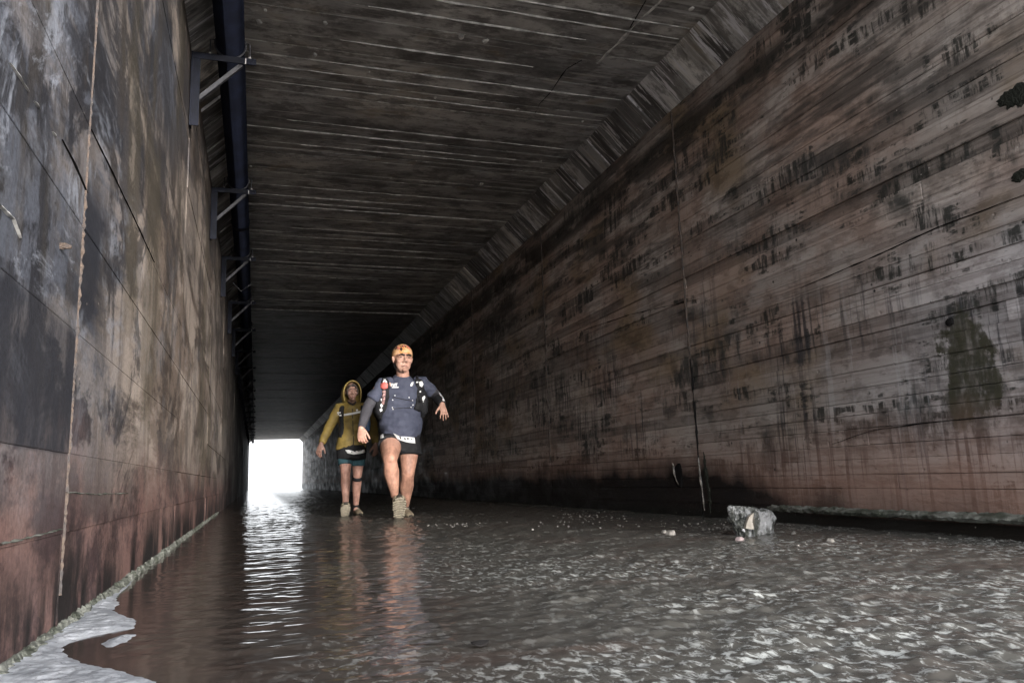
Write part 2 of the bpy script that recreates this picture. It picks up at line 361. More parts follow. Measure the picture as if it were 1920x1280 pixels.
def floor_mat():
    t = NT('pale_silt_concrete'); P = t.pos()
    c = t.mix(t.step(t.noise(P, (14, 6, 1), 6, 0.65), 0.38, 0.62), (0.27, 0.285, 0.31), (0.47, 0.49, 0.525))
    c = t.mix(t.step(t.noise(P, 55, 6, 0.75, (3, 3, 3)), 0.54, 0.64, 0, 0.8), c, (0.13, 0.13, 0.14))
    b = t.bump(t.noise(P, 60, 5, 0.7), 0.5, 0.006)
    return t.done(c, 0.75, b, 0.3)
def water_mat():
    t = NT('murky_water'); P = t.pos(); x, y, z = t.sep(P)
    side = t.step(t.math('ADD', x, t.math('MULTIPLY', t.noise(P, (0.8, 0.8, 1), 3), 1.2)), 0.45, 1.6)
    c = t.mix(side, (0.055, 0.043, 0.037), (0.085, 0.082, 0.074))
    c = t.mix(t.step(t.noise(P, (1.5, 3.5, 1), 4), 0.5, 0.72, 0, 0.5), c, (0.09, 0.06, 0.05))
    fo = t.noise(t.mul(P, (38, 24, 1)), 1.0, 6, 0.68, (2, 2, 0), 0.5)
    amt = t.math('MULTIPLY', t.math('MULTIPLY', side, t.step(y, 4.6, 2.4, 0.12, 1.0)), t.step(t.noise(P, (0.7, 1.6, 1), 4, 0.6, (5, 0, 0)), 0.40, 0.58, 0.2, 1.0))
    c = t.mix(t.math('MULTIPLY', t.step(fo, 0.49, 0.62), amt), c, (0.47, 0.48, 0.46))
    far = t.step(y, 3.0, 9.0)
    b0 = t.bump(t.math('MULTIPLY', t.noise(t.mul(P, (4, 11, 1)), 1.0, 4, 0.6), far), 0.5, 0.02)
    b1 = t.bump(t.noise(t.mul(P, (40, 40, 1)), 1.0, 3, 0.6, (3, 0, 0)), t.math('MULTIPLY', side, 0.2), 0.006, b0)
    m_ = t.done(c, t.step(x, 0.35, 0.75, 0.09, 0.21), b1, 0.5); t.b.inputs['IOR'].default_value = 1.33
    return m_
M_floor = floor_mat(); M_water = water_mat()

# ------------------------------------------------------------------ ground and embankment outside
def ground_mat(name, a_, b_):
    t = NT(name); P = t.pos()
    c = t.mix(t.step(t.noise(P, 0.35, 6, 0.65), 0.35, 0.65), a_, b_)
    return t.done(c, 0.85, t.bump(t.noise(P, 3.0, 6, 0.7), 0.8, 0.08), 0.3)
M_ground = ground_mat('pale_river_gravel', (0.4, 0.38, 0.35), (0.5, 0.48, 0.45))
M_grass = ground_mat('dry_grass_bank', (0.08, 0.09, 0.04), (0.14, 0.12, 0.06))
g = 600
o = link('ground', mesh('ground', [(-g, -g, -0.14), (g, -g, -0.14), (g, g, -0.14), (-g, g, -0.14)], [(0, 1, 2, 3)]), M_ground); tag(o, 'pale gravel ground beyond the tunnel mouth', None, None, 'structure')
prof = [(-40, -0.3), (-14, 6.0), (17, 6.0), (43, -0.3), (XR+0.42, -0.3), (XR+0.42, ZC+0.45), (XL-0.42, ZC+0.45), (XL-0.42, -0.3)]
v = [(p[0], Y0+0.25, p[1]) for p in prof]+[(p[0], Y1-0.25, p[1]) for p in prof]; n = len(prof)
f = [tuple(range(n)), tuple(range(2*n-1, n-1, -1))]+[(i, i+n, (i+1) % n+n, (i+1) % n) for i in range(n)]
o = link('embankment', mesh('embankment', v, f), M_grass); tag(o, None, None, None, 'structure')

# ------------------------------------------------------------------ walls of the tunnel: every board course between two joints is a part
JR = [Y0, 2.2, 5.41, 8.66, 11.96, 15.10]
while JR[-1] < Y1-4: JR.append(JR[-1]+3.25)
JR.append(Y1)
JL = [Y0, 2.4, 5.5, 8.7, 11.95, 15.1]
while JL[-1] < Y1-4: JL.append(JL[-1]+3.25)
JL.append(Y1)

wr = MB().box(XR+0.03, XR+0.40, Y0, Y1, -0.2, ZC+0.4).build('wall_right', M_core)
tag(wr, 'long right tunnel wall of dark stained board marked concrete', 'wall', None, 'structure')
wl = MB().box(XL-0.40, XL-0.03, Y0, Y1, -0.2, ZC+0.4).build('wall_left', M_core)
tag(wl, 'left tunnel wall of blue grey and brown smeared concrete panels', 'wall', None, 'structure')

def slab_x(xf, depth, y0, y1, z0, z1, sgn, gy=0.006, gz=0.004, bev=0.006, ragged=0.0):
    """a concrete piece whose face looks along sgn*x, with chamfered edges"""
    xb = xf - sgn*depth
    a_ = (y0+gy/2, y1-gy/2, z0+gz/2, z1-gz/2)
    r = lambda: random.uniform(-ragged, ragged)
    F = [(xf, a_[0]+bev, a_[2]+bev+r()), (xf, a_[1]-bev, a_[2]+bev+r()), (xf, a_[1]-bev, a_[3]-bev+r()), (xf, a_[0]+bev, a_[3]-bev+r())]
    E_ = [(xf-sgn*bev*0.8, a_[0], a_[2]), (xf-sgn*bev*0.8, a_[1], a_[2]), (xf-sgn*bev*0.8, a_[1], a_[3]), (xf-sgn*bev*0.8, a_[0], a_[3])]
    B = [(xb, a_[0], a_[2]), (xb, a_[1], a_[2]), (xb, a_[1], a_[3]), (xb, a_[0], a_[3])]
    vv = [Vector(p) for p in F+E_+B]; ff = [(0, 1, 2, 3)]
    for k in (0, 4):
        for i in range(4):
            j = (i+1) % 4; ff.append((k+i, k+4+i, k+4+j, k+j))
    return vv, ff
ZR = [-0.06, 0.105, 0.224, 0.39, 0.566, 0.72, 0.90, 1.10, 1.27, 1.45, 1.66, 1.84, 2.02, 2.22, 2.40, 2.62, 2.80, 3.00, 3.20, ZW]
ZR = sorted(ZR + [(a_+b_)/2+random.uniform(-0.012, 0.012) for a_, b_ in zip(ZR[2:-1], ZR[3:])])
for s in range(len(JR)-1):
    if JR[s] < 15.2:
        for k in range(len(ZR)-1):
            pr = random.uniform(-0.004, 0.004) + (0.006 if k in (11, 20) else 0)
            cuts = [JR[s], JR[s+1]]
            if random.random() < 0.18: cuts = [JR[s], JR[s]+random.uniform(0.8, 2.4), JR[s+1]]
            for q in range(len(cuts)-1):
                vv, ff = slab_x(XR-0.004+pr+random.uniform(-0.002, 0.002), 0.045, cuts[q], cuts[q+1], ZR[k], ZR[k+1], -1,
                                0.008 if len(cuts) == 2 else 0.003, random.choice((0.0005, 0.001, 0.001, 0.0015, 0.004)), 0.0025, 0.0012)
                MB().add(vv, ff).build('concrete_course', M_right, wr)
    else:
        for (z0, z1) in ((-0.06, 0.72), (0.72, 1.66), (1.66, 2.62), (2.62, ZW)):
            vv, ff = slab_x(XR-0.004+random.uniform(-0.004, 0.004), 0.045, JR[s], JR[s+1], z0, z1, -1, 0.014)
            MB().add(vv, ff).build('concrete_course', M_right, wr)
ZL = [-0.06, 0.26, 0.472, 0.81, 1.12, 1.43, 1.75, 2.08, 2.42, 2.78, 3.1, ZW]
for s in range(len(JL)-1):
    zs = ZL if JL[s] < 15 else [-0.06, 0.81, 1.75, 2.78, ZW]
    for k in range(len(zs)-1):
        pr = random.uniform(-0.004, 0.004)
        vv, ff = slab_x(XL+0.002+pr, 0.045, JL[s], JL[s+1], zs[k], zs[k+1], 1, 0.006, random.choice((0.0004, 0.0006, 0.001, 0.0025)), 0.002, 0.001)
        # keep outward facing winding irrelevant for cycles
        MB().add(vv, ff).build('concrete_panel', M_left, wl)

# ceiling slab with every board print, and the sloping haunches
ce = MB().box(XL-0.40, XR+0.40, Y0, Y1, ZC+0.03, ZC+0.44).build('ceiling', M_core)
tag(ce, 'dark sooty concrete tunnel ceiling with crosswise board prints', 'ceiling', None, 'structure')
ys = [Y0]
while ys[-1] < 15.0: ys.append(ys[-1]+random.choice((0.11, 0.14, 0.15, 0.17, 0.2)))
ys[-1] = 15.15
while ys[-1] < Y1-1.5: ys.append(ys[-1]+random.uniform(0.5, 0.9))
ys.append(Y1)
for i in range(len(ys)-1):
    zf = ZC+random.uniform(-0.004, 0.005); gp = random.choice((0.003, 0.003, 0.006)); b = 0.005
    x0, x1 = XL+HA-0.01, XR-HA+0.01
    F = [(x0, ys[i]+b, zf), (x1, ys[i]+b, zf), (x1, ys[i+1]-b, zf), (x0, ys[i+1]-b, zf)]
    E_ = [(x0, ys[i]+gp/2, zf+0.005), (x1, ys[i]+gp/2, zf+0.005), (x1, ys[i+1]-gp/2, zf+0.005), (x0, ys[i+1]-gp/2, zf+0.005)]
    B = [(p[0], p[1], ZC+0.04) for p in E_]
    ff = [(0, 3, 2, 1)]
    for k in (0, 4):
        for q in range(4): ff.append((k+q, k+4+q, k+4+(q+1) % 4, k+(q+1) % 4))
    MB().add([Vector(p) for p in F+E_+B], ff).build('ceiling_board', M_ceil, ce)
def haunch(side):
    yy = [Y0]
    while yy[-1] < 15.0: yy.append(yy[-1]+random.choice((0.18, 0.22, 0.27, 0.33)))
    yy[-1] = 15.10
    while yy[-1] < Y1-3: yy.append(yy[-1]+1.6)
    yy.append(Y1)
    for i in range(len(yy)-1):
        pr = random.uniform(-0.008, 0.008); tw = random.uniform(-0.006, 0.006); b = 0.004
        xw = XR if side > 0 else XL
        def q(u, d):       # u: 0 at the wall, 1 at the ceiling; d: depth into the fill
            n_ = Vector((side, 0, 1)).normalized()
            return Vector((xw-side*HA*u, 0, ZW+HA*u)) + n_*d
        vv = []
        for d, m_ in ((pr, b), (pr+0.006, 0.0015), (0.13, 0.0015)):
            for (u, yv, k) in ((0, yy[i]+m_, 1), (1, yy[i]+m_, 1), (1, yy[i+1]-m_, -1), (0, yy[i+1]-m_, -1)):
                p = q(u, d+(tw*k if d < 0.1 else 0)); vv.append(Vector((p.x, yv, p.z)))
        ff = [(0, 1, 2, 3), (8, 9, 10, 11)]
        for k in (0, 4):
            for r in range(4): ff.append((k+r, k+4+r, k+4+(r+1) % 4, k+(r+1) % 4))
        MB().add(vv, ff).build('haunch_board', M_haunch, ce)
haunch(1); haunch(-1)

def wobble_strip(pts, wdt, hgt, nrm, seg=0.05, jit=0.5, seed=0, taper=False):
    """a lumpy raised strip along a polyline on a surface with normal nrm"""
    nrm = Vector(nrm); mb = MB(); P = []
    for a_, b_ in zip(pts[:-1], pts[1:]):
        a_, b_ = Vector(a_), Vector(b_); k = max(1, int((b_-a_).length/seg))
        for i in range(k): P.append(a_.lerp(b_, i/k))
    P.append(Vector(pts[-1])); n_ = len(P); v_ = []; f_ = []
    for i, p in enumerate(P):
        t_ = (P[min(i+1, n_-1)]-P[max(i-1, 0)]).normalized(); sx = t_.cross(nrm).normalized()
        k = 1+jit*mnoise.noise(Vector((i*0.37+seed, seed*1.3, 0)))*1.6
        k = max(0.12, k)
        if taper: k *= max(0.05, 1-abs(2*i/(n_-1)-1)**3)
        off = sx*(wdt*jit*0.5*mnoise.noise(Vector((i*0.21, seed*2.1, 4))))
        ww, hh = wdt*k/2, hgt*max(0.3, k)
        for (u, h_) in ((-1, -0.004), (-0.45, hh*0.8), (0.35, hh), (1, -0.004)):
            v_.append(p+off+sx*(u*ww)+nrm*h_)
    for i in range(n_-1):
        for j in range(3): f_.append((i*4+j, i*4+j+1, i*4+5+j, i*4+4+j))
    return mb.add(v_, f_)
# pale lime fins squeezed out between some ceiling boards
for i, yv in enumerate(ys[:-1]):
    if yv < 3.5 or yv > 15.3: continue
    if random.random() < 0.55 or yv > 15.0:
        xa = XL+HA+0.02; xb = XR-HA-0.02
        if random.random() < 0.45: xa = random.uniform(xa, xa+1.4)
        if random.random() < 0.45: xb = random.uniform(xb-1.6, xb)
        wobble_strip([(xa, yv, ZC-0.001), (xb, yv, ZC-0.001)], random.choice((0.006, 0.010, 0.018)), 0.008, (0, 0, -1), 0.06, 0.7, i, True).build('lime_fin', M_lime, ce)
wobble_strip([(XL+HA, 15.12, ZC-0.002), (XR-HA, 15.12, ZC-0.002)], 0.04, 0.012, (0, 0, -1), 0.08, 0.5, 77).build('lime_fin', M_lime, ce)
wobble_strip([(XR-HA, 15.12, ZC-0.002), (XR-0.004, 15.12, ZW)], 0.04, 0.012, Vector((-1, 0, -1)).normalized(), 0.05, 0.5, 78).build('lime_fin', M_lime, ce)
# loose lime patches and cracks in the ceiling
def patch(c, ax, ay, nrm, th, seed, k=9):
    nrm = Vector(nrm).normalized(); tx = Vector((0, 1, 0)) if abs(nrm.y) < 0.9 else Vector((1, 0, 0)); ty = nrm.cross(tx)
    c = Vector(c); v_ = []; f_ = []
    for ring, (s_, h_) in enumerate(((1.0, -0.003), (0.75, th), (0.3, th*1.3))):
        for j in range(k):
            an = 2*math.pi*j/k; r_ = 1+0.5*mnoise.noise(Vector((math.cos(an)*1.2+seed*3.1, math.sin(an)*1.2, seed)))+(0.28*mnoise.noise(Vector((math.cos(an)*4+seed*3.1, math.sin(an)*4, seed))) if k > 10 else 0)
            v_.append(c+tx*(ax*r_*s_*math.cos(an))+ty*(ay*r_*s_*math.sin(an))+nrm*h_)
    for r_ in range(2):
        for j in range(k): f_.append((r_*k+j, r_*k+(j+1) % k, (r_+1)*k+(j+1) % k, (r_+1)*k+j))
    f_.append(tuple(2*k+j for j in range(k)))
    return MB().add(v_, f_)
def at_ceil(px, py): return at_z(px, py, ZC)
for i, (px, py) in enumerate([(497, 20), (610, 44), (486, 42), (865, 70), (692, 135), (816, 183), (795, 284), (970, 205), (1092, 228), (1014, 302), (1296, 17), (910, 78), (732, 334), (470, 312), (590, 104), (903, 345), (1205, 42)]):
    c = at_ceil(px, py); s_ = 0.012+0.004*(i % 4)
    patch(c, s_*1.6, s_, (0, 0, -1), 0.006, i).build('lime_patch', M_lime, ce)
wobble_strip([at_ceil(*q) for q in ((1212, 0), (1195, 30), (1182, 52))], 0.008, 0.003, (0, 0, -1), 0.04, 0.8, 5).build('crack', M_crack, ce)
wobble_strip([at_ceil(*q) for q in ((1092, 113), (1062, 130), (1035, 170), (1012, 195), (1003, 213))], 0.009, 0.003, (0, 0, -1), 0.04, 0.8, 6).build('crack', M_crack, ce)
wobble_strip([at_ceil(*q) for q in ((1240, 0), (1180, 60), (1120, 120))], 0.03, 0.002, (0, 0, -1), 0.05, 0.8, 7).build('lime_streak', M_lime, ce)

# joints of the walls: lime ridges
for i, yj in enumerate(JR[2:6]):
    z1 = ZW-0.02; z0 = (1.25, 0.5, 1.3, 1.2)[i]
    wobble_strip([(XR-0.006, yj+0.004, z1), (XR-0.006, yj, z0)], 0.016, 0.012, (-1, 0, 0), 0.04, 0.7, 20+i).build('joint_lime', M_rustseam, wr)
wobble_strip([(XR-0.006, 5.41, 1.25), (XR-0.006, 5.40, 0.45)], 0.016, 0.006, (-1, 0, 0), 0.03, 0.8, 31).build('joint_crack', M_crack, wr)
wobble_strip([(XR-0.008, 5.40, 0.46), (XR-0.008, 5.37, 0.05)], 0.013, 0.012, (-1, 0, 0), 0.02, 0.9, 32).build('seepage_crust', M_seep, wr)
wobble_strip([(XR-0.008, 5.33, 0.5), (XR-0.008, 5.28, 0.03)], 0.05, 0.008, (-1, 0, 0), 0.015, 0.8, 33, True).build('black_seepage', M_black, wr)
p = at_x(1272, 892, XR-0.004)
patch(p, 0.09, 0.12, (-1, 0, 0), 0.010, 40, 12).build('drain_hole', M_crack, wr)
p = at_x(1266, 890, XR-0.012)
wobble_strip([p+Vector((0, 0.03, 0.1)), p+Vector((0, 0.0, 0.0)), p+Vector((0, -0.05, -0.08))], 0.02, 0.012, (-1, 0, 0), 0.02, 0.9, 41, True).build('seepage_crust', M_seep, wr)
# black cavity upper right, weep hole and its olive streak
patch(at_x(1905, 180, XR-0.006), 0.10, 0.065, (-1, 0, 0), 0.008, 51, 40).build('mossy_cavity', M_black, wr)
patch(at_x(1915, 328, XR-0.006), 0.06, 0.03, (-1, 0, 0), 0.008, 52, 32).build('mossy_cavity', M_black, wr)
patch(at_x(1780, 604, XR-0.008), 0.022, 0.022, (-1, 0, 0), 0.006, 53, 24).build('drain_hole', M_crack, wr)
# diagonal spalled edges on the right wall
for i, pts in enumerate([((1920, 365), (1760, 425), (1640, 480), (1500, 540)), ((1310, 560), (1180, 590), (1090, 620), (1085, 635)), ((1560, 832), (1640, 805), (1760, 790), (1920, 775))]):
    wobble_strip([at_x(a_, b_, XR-0.010) for a_, b_ in pts], 0.006, 0.003, (-1, 0, 0), 0.03, 0.9, 80+i, True).build('crack', M_crack, wr)
# footing lips
def lip(y0, y1, side, seed, xo, z0, z1, mat, name, par, seg=0.02):
    k = int((y1-y0)/seg); v_ = []; f_ = []; m_ = 9
    for i in range(k+1):
        yv = y0+(y1-y0)*i/k
        fade = min(1, (y1-yv)/1.0+0.1)
        w_ = 1+0.5*mnoise.noise(Vector((yv*1.6, seed, 0)))+0.3*mnoise.noise(Vector((yv*6, seed, 5)))
        xw = XR if side < 0 else XL
        for q in range(m_):
            u = q/(m_-1)
            # a broken, flattened ledge: sloping top, rough nose, undercut below
            dx = xo*w_*fade*(min(1, u*1.9) if u < 0.6 else 1-(u-0.6)*0.5); zz = z1+(z0-z1)*(u**1.4)
            p = Vector((dx*30, yv*24, zz*40+seed))
            dn = 0.010*mnoise.noise(p)+0.007*mnoise.noise(p*2.3)
            if q == 0: dx = -0.01; dn *= 1.2; zz += 0.02*mnoise.noise(Vector((yv*4, seed, 9)))
            if q == m_-1: dx = -0.01
            v_.append(Vector((xw+side*(dx+(dn if 0 < q < m_-1 else 0)), yv, zz+dn*0.8)))
    for i in range(k):
        for q in range(m_-1): f_.append((i*m_+q, i*m_+q+1, i*m_+m_+1+q, i*m_+m_+q))
    MB().add(v_, f_).build(name, mat, par)
lip(0.5, 4.6, -1, 3, 0.09, 0.066, 0.112, M_lip_r, 'footing_lip', wr)
lip(0.3, 12.0, 1, 9, 0.018, -0.03, 0.028, M_lip_r, 'footing_lip', wl)
# left wall joint ridge, stub, scratches
wobble_strip([(XL+0.006, 2.405, 2.0), (XL+0.006, 2.40, 1.2)], 0.005, 0.003, (1, 0, 0), 0.006, 0.95, 90).build('joint_lime', M_rustseam, wl)
wobble_strip([(XL+0.006, 2.40, 1.2), (XL+0.006, 2.40, 0.6)], 0.011, 0.004, (1, 0, 0), 0.005, 0.95, 91).build('joint_lime', M_rustseam, wl)
wobble_strip([(XL+0.006, 2.40, 0.6), (XL+0.006, 2.40, 0.1)], 0.006, 0.003, (1, 0, 0), 0.005, 0.95, 92).build('joint_lime', M_rustseam, wl)
p = at_x(112, 462, XL+0.004)
st = MB().tube([p-Vector((0.01, 0, 0)), p+Vector((0.012, 0, 0.002)), p+Vector((0.024, 0, 0))], [0.010, 0.009, 0.006], 8).build('anchor_stub', M_rustseam, wl)
for i, pts in enumerate([((20, 118), (38, 144), (55, 172)), ((100, 247), (107, 258)), ((66, 190), (76, 203))]):
    wobble_strip([at_x(a_, b_, XL+0.008) for a_, b_ in pts], 0.0035, 0.002, (1, 0, 0), 0.012, 0.9, 100+i, True).build('lime_streak', M_lime, wl)
for i, pts in enumerate([((172, 242), (210, 320), (255, 415), (290, 492)), ((165, 362), (140, 305), (118, 262))]):
    wobble_strip([at_x(a_, b_, XL+0.008) for a_, b_ in pts], 0.004, 0.002, (1, 0, 0), 0.02, 0.8, 105+i, True).build('crack', M_crack, wl)
wobble_strip([at_x(a_, b_, XL+0.008) for a_, b_ in ((0, 385), (25, 410), (40, 445))], 0.005, 0.003, (1, 0, 0), 0.012, 0.9, 110).build('lime_streak', M_lime, wl)
wobble_strip([at_x(a_, b_, XL+0.008) for a_, b_ in ((0, 1020), (45, 1010), (115, 992))], 0.004, 0.003, (1, 0, 0), 0.012, 0.9, 111).build('lime_streak', M_lip_r, wl)
wobble_strip([at_x(a_, b_, XL+0.008) for a_, b_ in ((125, 922), (180, 926), (240, 924))], 0.004, 0.002, (1, 0, 0), 0.015, 0.9, 112).build('lime_streak', M_lip_r, wl)

# ------------------------------------------------------------------ floor with its dry patch, water
SH = [(300, 1040), (262, 1075), (235, 1102), (217, 1121), (223, 1130), (212, 1143), (237, 1155), (254, 1163), (250, 1177), (187, 1189), (142, 1201), (119, 1213), (117, 1221),
      (133, 1232), (162, 1246), (219, 1255), (267, 1269), (290, 1280), (360, 1340), (430, 1420)]
poly = [at_z(*q).xy for q in SH]
poly = [Vector((p.x, p.y)) for p in poly]+[Vector((0.1, 0.6)), Vector((XL-0.2, 0.6)), Vector((XL-0.2, poly[0].y+0.25))]
isl = [Vector(at_z(x, y).xy) for x, y in ((189, 1206), (200, 1213), (217, 1211), (260, 1192), (256, 1188), (229, 1189), (204, 1198))]
def sdist(P, pol):
    """signed distance (positive inside), numpy"""
    x, y = P[..., 0], P[..., 1]; d = np.full(x.shape, 1e9); ins = np.zeros(x.shape, bool); n_ = len(pol)
    for i in range(n_):
        a_, b_ = pol[i], pol[(i+1) % n_]
        ex, ey = b_.x-a_.x, b_.y-a_.y; wx, wy = x-a_.x, y-a_.y
        t_ = np.clip((wx*ex+wy*ey)/(ex*ex+ey*ey+1e-12), 0, 1)
        d = np.minimum(d, np.hypot(wx-ex*t_, wy-ey*t_))
        c = ((a_.y > y) != (b_.y > y)) & (x < (b_.x-a_.x)*(y-a_.y)/(b_.y-a_.y+1e-12)+a_.x)
        ins ^= c
    return np.where(ins, d, -d)
def vnoise(x, y, seed):
    r = np.random.RandomState(seed); g_ = r.rand(256, 256)
    xi, yi = np.floor(x).astype(int), np.floor(y).astype(int); fx, fy = x-xi, y-yi
    fx = fx*fx*(3-2*fx); fy = fy*fy*(3-2*fy)
    G = lambda a_, b_: g_[a_ % 256, b_ % 256]
    return (G(xi, yi)*(1-fx)+G(xi+1, yi)*fx)*(1-fy)+(G(xi, yi+1)*(1-fx)+G(xi+1, yi+1)*fx)*fy - 0.5
def grid_mesh(name, xs, ys_, Z):
    X, Y = np.meshgrid(xs, ys_); co = np.stack([X, Y, Z], -1).reshape(-1, 3); nx, ny = len(xs), len(ys_)
    idx = np.arange(nx*ny).reshape(ny, nx)
    q = np.stack([idx[:-1, :-1], idx[:-1, 1:], idx[1:, 1:], idx[1:, :-1]], -1).reshape(-1, 4)
    me = bpy.data.meshes.new(name); me.vertices.add(len(co)); me.vertices.foreach_set('co', co.astype(np.float32).ravel())
    me.loops.add(q.size); me.loops.foreach_set('vertex_index', q.astype(np.int32).ravel())
    me.polygons.add(len(q)); me.polygons.foreach_set('loop_start', (np.arange(len(q))*4).astype(np.int32)); me.polygons.foreach_set('loop_total', np.full(len(q), 4, np.int32))
    me.polygons.foreach_set('use_smooth', np.ones(len(q), bool)); me.update(calc_edges=True); me.validate(); return me
xs = np.concatenate([np.arange(XL-0.02, 0.35, 0.006), np.linspace(0.35, XR+0.02, 12)])
yf = np.concatenate([[Y0-0.2, 0.2], np.arange(0.6, 3.2, 0.008), [3.6, 6, 12, 30, Y1]])
X, Y = np.meshgrid(xs, yf); PP = np.stack([X, Y], -1)
jit = vnoise(X*55, Y*40, 3)*0.010+vnoise(X*130, Y*110, 4)*0.005
s1 = sdist(PP, poly)+jit; s2 = sdist(PP, isl)+jit*0.3
sdm = np.maximum(s1, s2)
Z = np.clip(sdm*0.22, -0.03, 0.010)+np.where(sdm > 0, (vnoise(X*60, Y*60, 8)+vnoise(X*170, Y*150, 9)*0.6)*0.004*np.clip(sdm*30, 0, 1), 0)
o = link('floor', grid_mesh('floor', xs, yf, Z), M_floor); tag(o, 'pale concrete tunnel floor with a dry whitish patch by the left wall', 'floor', None, 'structure')
xs = np.arange(XL-0.015, XR+0.015, 0.0135)
yw = [0.2]
while yw[-1] < Y1: yw.append(yw[-1]+max(0.009, 0.0032*yw[-1]**1.25))
yw = np.array(yw); X, Y = np.meshgrid(xs, yw)
amp = 0.0014+0.0056*np.clip((X-0.05+0.5*vnoise(X*0.9, Y*0.9, 21))/1.1, 0, 1)*(0.55+0.9*np.clip(vnoise(X*0.7+3, Y*1.1, 22)+0.5, 0, 1))
amp *= np.where(sdist(np.stack([X, Y], -1), poly) > -0.12, 0.2, 1.0)
amp = amp + 0.0035*np.clip((Y-2.5)/5, 0, 1)
U, V = X*0.97+Y*0.26, Y*0.97-X*0.26
Zr = vnoise(U*4, V*5, 11)*1.0+vnoise(U*19, V*15, 12)*1.0+vnoise(U*38, V*30, 13)*0.8+vnoise(U*66, V*50, 17)*0.45
Zl = vnoise(X*2.6, Y*8, 14)*1.0+vnoise(X*8, Y*20, 15)*0.9+vnoise(X*22, Y*40, 16)*0.7+vnoise(X*45, Y*60, 18)*0.4
mixr = np.clip((X-0.05-0.05*np.clip(Y-2, 0, 4)+0.5*vnoise(X*1.5, Y*1.2, 23))/0.6, 0, 1)
Z = (amp*1.25*mixr*Zr+(0.0024+amp*0.6)*(1-mixr)*Zl)*np.clip(1.4-Y/40, 0.4, 1)
Z *= np.where(sdist(np.stack([X, Y], -1), poly) > -0.10, 0.25, 1.0)
for fx, fy, k_ in ((1.29, 7.50, 1.0), (1.36, 7.88, 0.8), (0.94, 8.60, 0.7), (1.05, 8.86, 0.7), (2.60, 3.72, 0.5)):      # rings round the feet and the rock
    r_ = np.hypot(X-fx, (Y-fy)); Z += 0.006*k_*np.cos(r_*52)*np.exp(-r_*6.0)*np.clip(r_*9, 0, 1)
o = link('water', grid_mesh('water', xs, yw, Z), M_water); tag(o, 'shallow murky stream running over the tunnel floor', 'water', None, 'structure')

# ------------------------------------------------------------------ pipe and brackets
PX, PR = -0.232, 0.098; PZ = 3.372+PR
pipe = empty('water_pipe', (0, 0, 0)); tag(pipe, 'long dark blue pipe hung along the ceiling corner over the left wall', 'pipe')
MB().tube([(PX, Y0-0.2, PZ), (PX, 20, PZ), (PX, 40, PZ), (PX, Y1-0.6, PZ)], [PR]*4, 28, cap=0.1).build('pipe_body', M_pipe, pipe, True)
for yv in (3.1, 9.3, 15.5, 21.7, 27.9, 34.1):
    MB().tube([(PX, yv, PZ), (PX, yv+0.12, PZ)], [PR+0.006]*2, 28, cap=0).build('pipe_collar', M_pipe, pipe, True)
def bracket():
    b = empty('pipe_bracket')
    x0, x1, zt = XL+0.008, -0.055, 3.37          # local y = 0
    m1 = MB(); m1.box(x0, x0+0.012, -0.035, 0.035, zt-0.55, zt); m1.box(x0+0.0125, x0+0.06, -0.035, -0.025, zt-0.55, zt-0.052)
    m1.build('upright', M_steel, b)
    m2 = MB(); m2.box(x0+0.0125, x1, -0.03, 0.03, zt-0.008, zt); m2.box(x0+0.0125, x1, -0.036, -0.028, zt-0.05, zt-0.0085)
    m2.build('crossbar', M_steel, b)
    MB().bar((x0+0.03, 0, zt-0.36), (x1-0.1, 0, zt-0.045), 0.028, 0.03, Vector((0, 1, 0))).build('brace', M_brace, b)
    pts = [(PX+(PR+0.006)*math.cos(an), -0.005, PZ+(PR+0.006)*math.sin(an)) for an in np.linspace(math.radians(-215), math.radians(35), 21)]
    MB().tube(pts, [0.007]*21, 6, hint=Vector((0, 1, 0))).build('saddle_strap', M_brace, b)
    for xx, d in ((PX-PR-0.035, 1), (PX+PR+0.035, -1)):
        MB().tube([(xx, -0.012, zt+0.001), (xx, -0.012, zt+0.115), (xx+d*0.02, -0.012, zt+0.122), (xx+d*0.055, -0.012, zt+0.105)], [0.005]*4, 6).build('hook_rod', M_brace, b)
        MB().ball((xx, -0.012, zt+0.012), 0.011, n=8).build('nut', M_zinc, b)
    MB().ball((x0+0.02, -0.02, zt-0.12), 0.010, n=8).build('bolt', M_steel, b)
    MB().ball((x0+0.02, -0.02, zt-0.46), 0.010, n=8).build('bolt', M_steel, b)
    MB().box(x1-0.075, x1-0.068, -0.0375, -0.0365, zt-0.05, zt-0.009).build('paint_mark', M_zinc, b)
    return b
def copy_tree(o, parent=None):
    c = o.copy(); C.objects.link(c); c.parent = parent
    for ch in list(o.children): copy_tree(ch, c)
    return c
ORD = ['nearest steel bracket holding the blue pipe, its diagonal brace near the top edge', 'second steel pipe bracket along the left wall, counted from the top edge',
       'third steel pipe bracket along the left wall, with a chevron wire below', 'fourth steel pipe bracket along the left wall, level with the ceiling seam',
       'fifth steel pipe bracket along the left wall, just past the ceiling seam']
b0 = bracket(); yb = [5.40, 8.02, 10.55, 13.2, 15.6]
while yb[-1] < 52: yb.append(yb[-1]+2.6)
for i, yv in enumerate(yb):
    b = b0 if i == 0 else copy_tree(b0)
    b.location = (0, yv, 0)
    tag(b, ORD[i] if i < 5 else 'small dark pipe bracket deep in the tunnel on the left wall', 'bracket', 'brackets carrying the pipe along the left wall')
p1 = at_y(437, 523, 11.4); 
ch = MB().tube([at_y(437, 530, 11.4), at_y(452, 546, 11.4), at_y(468, 535, 11.4), at_y(473, 530, 11.4)], [0.006]*4, 6).build('hanging_wire', M_brace)
tag(ch, 'thin bent wire hanging in a chevron below the third pipe bracket', 'wire')

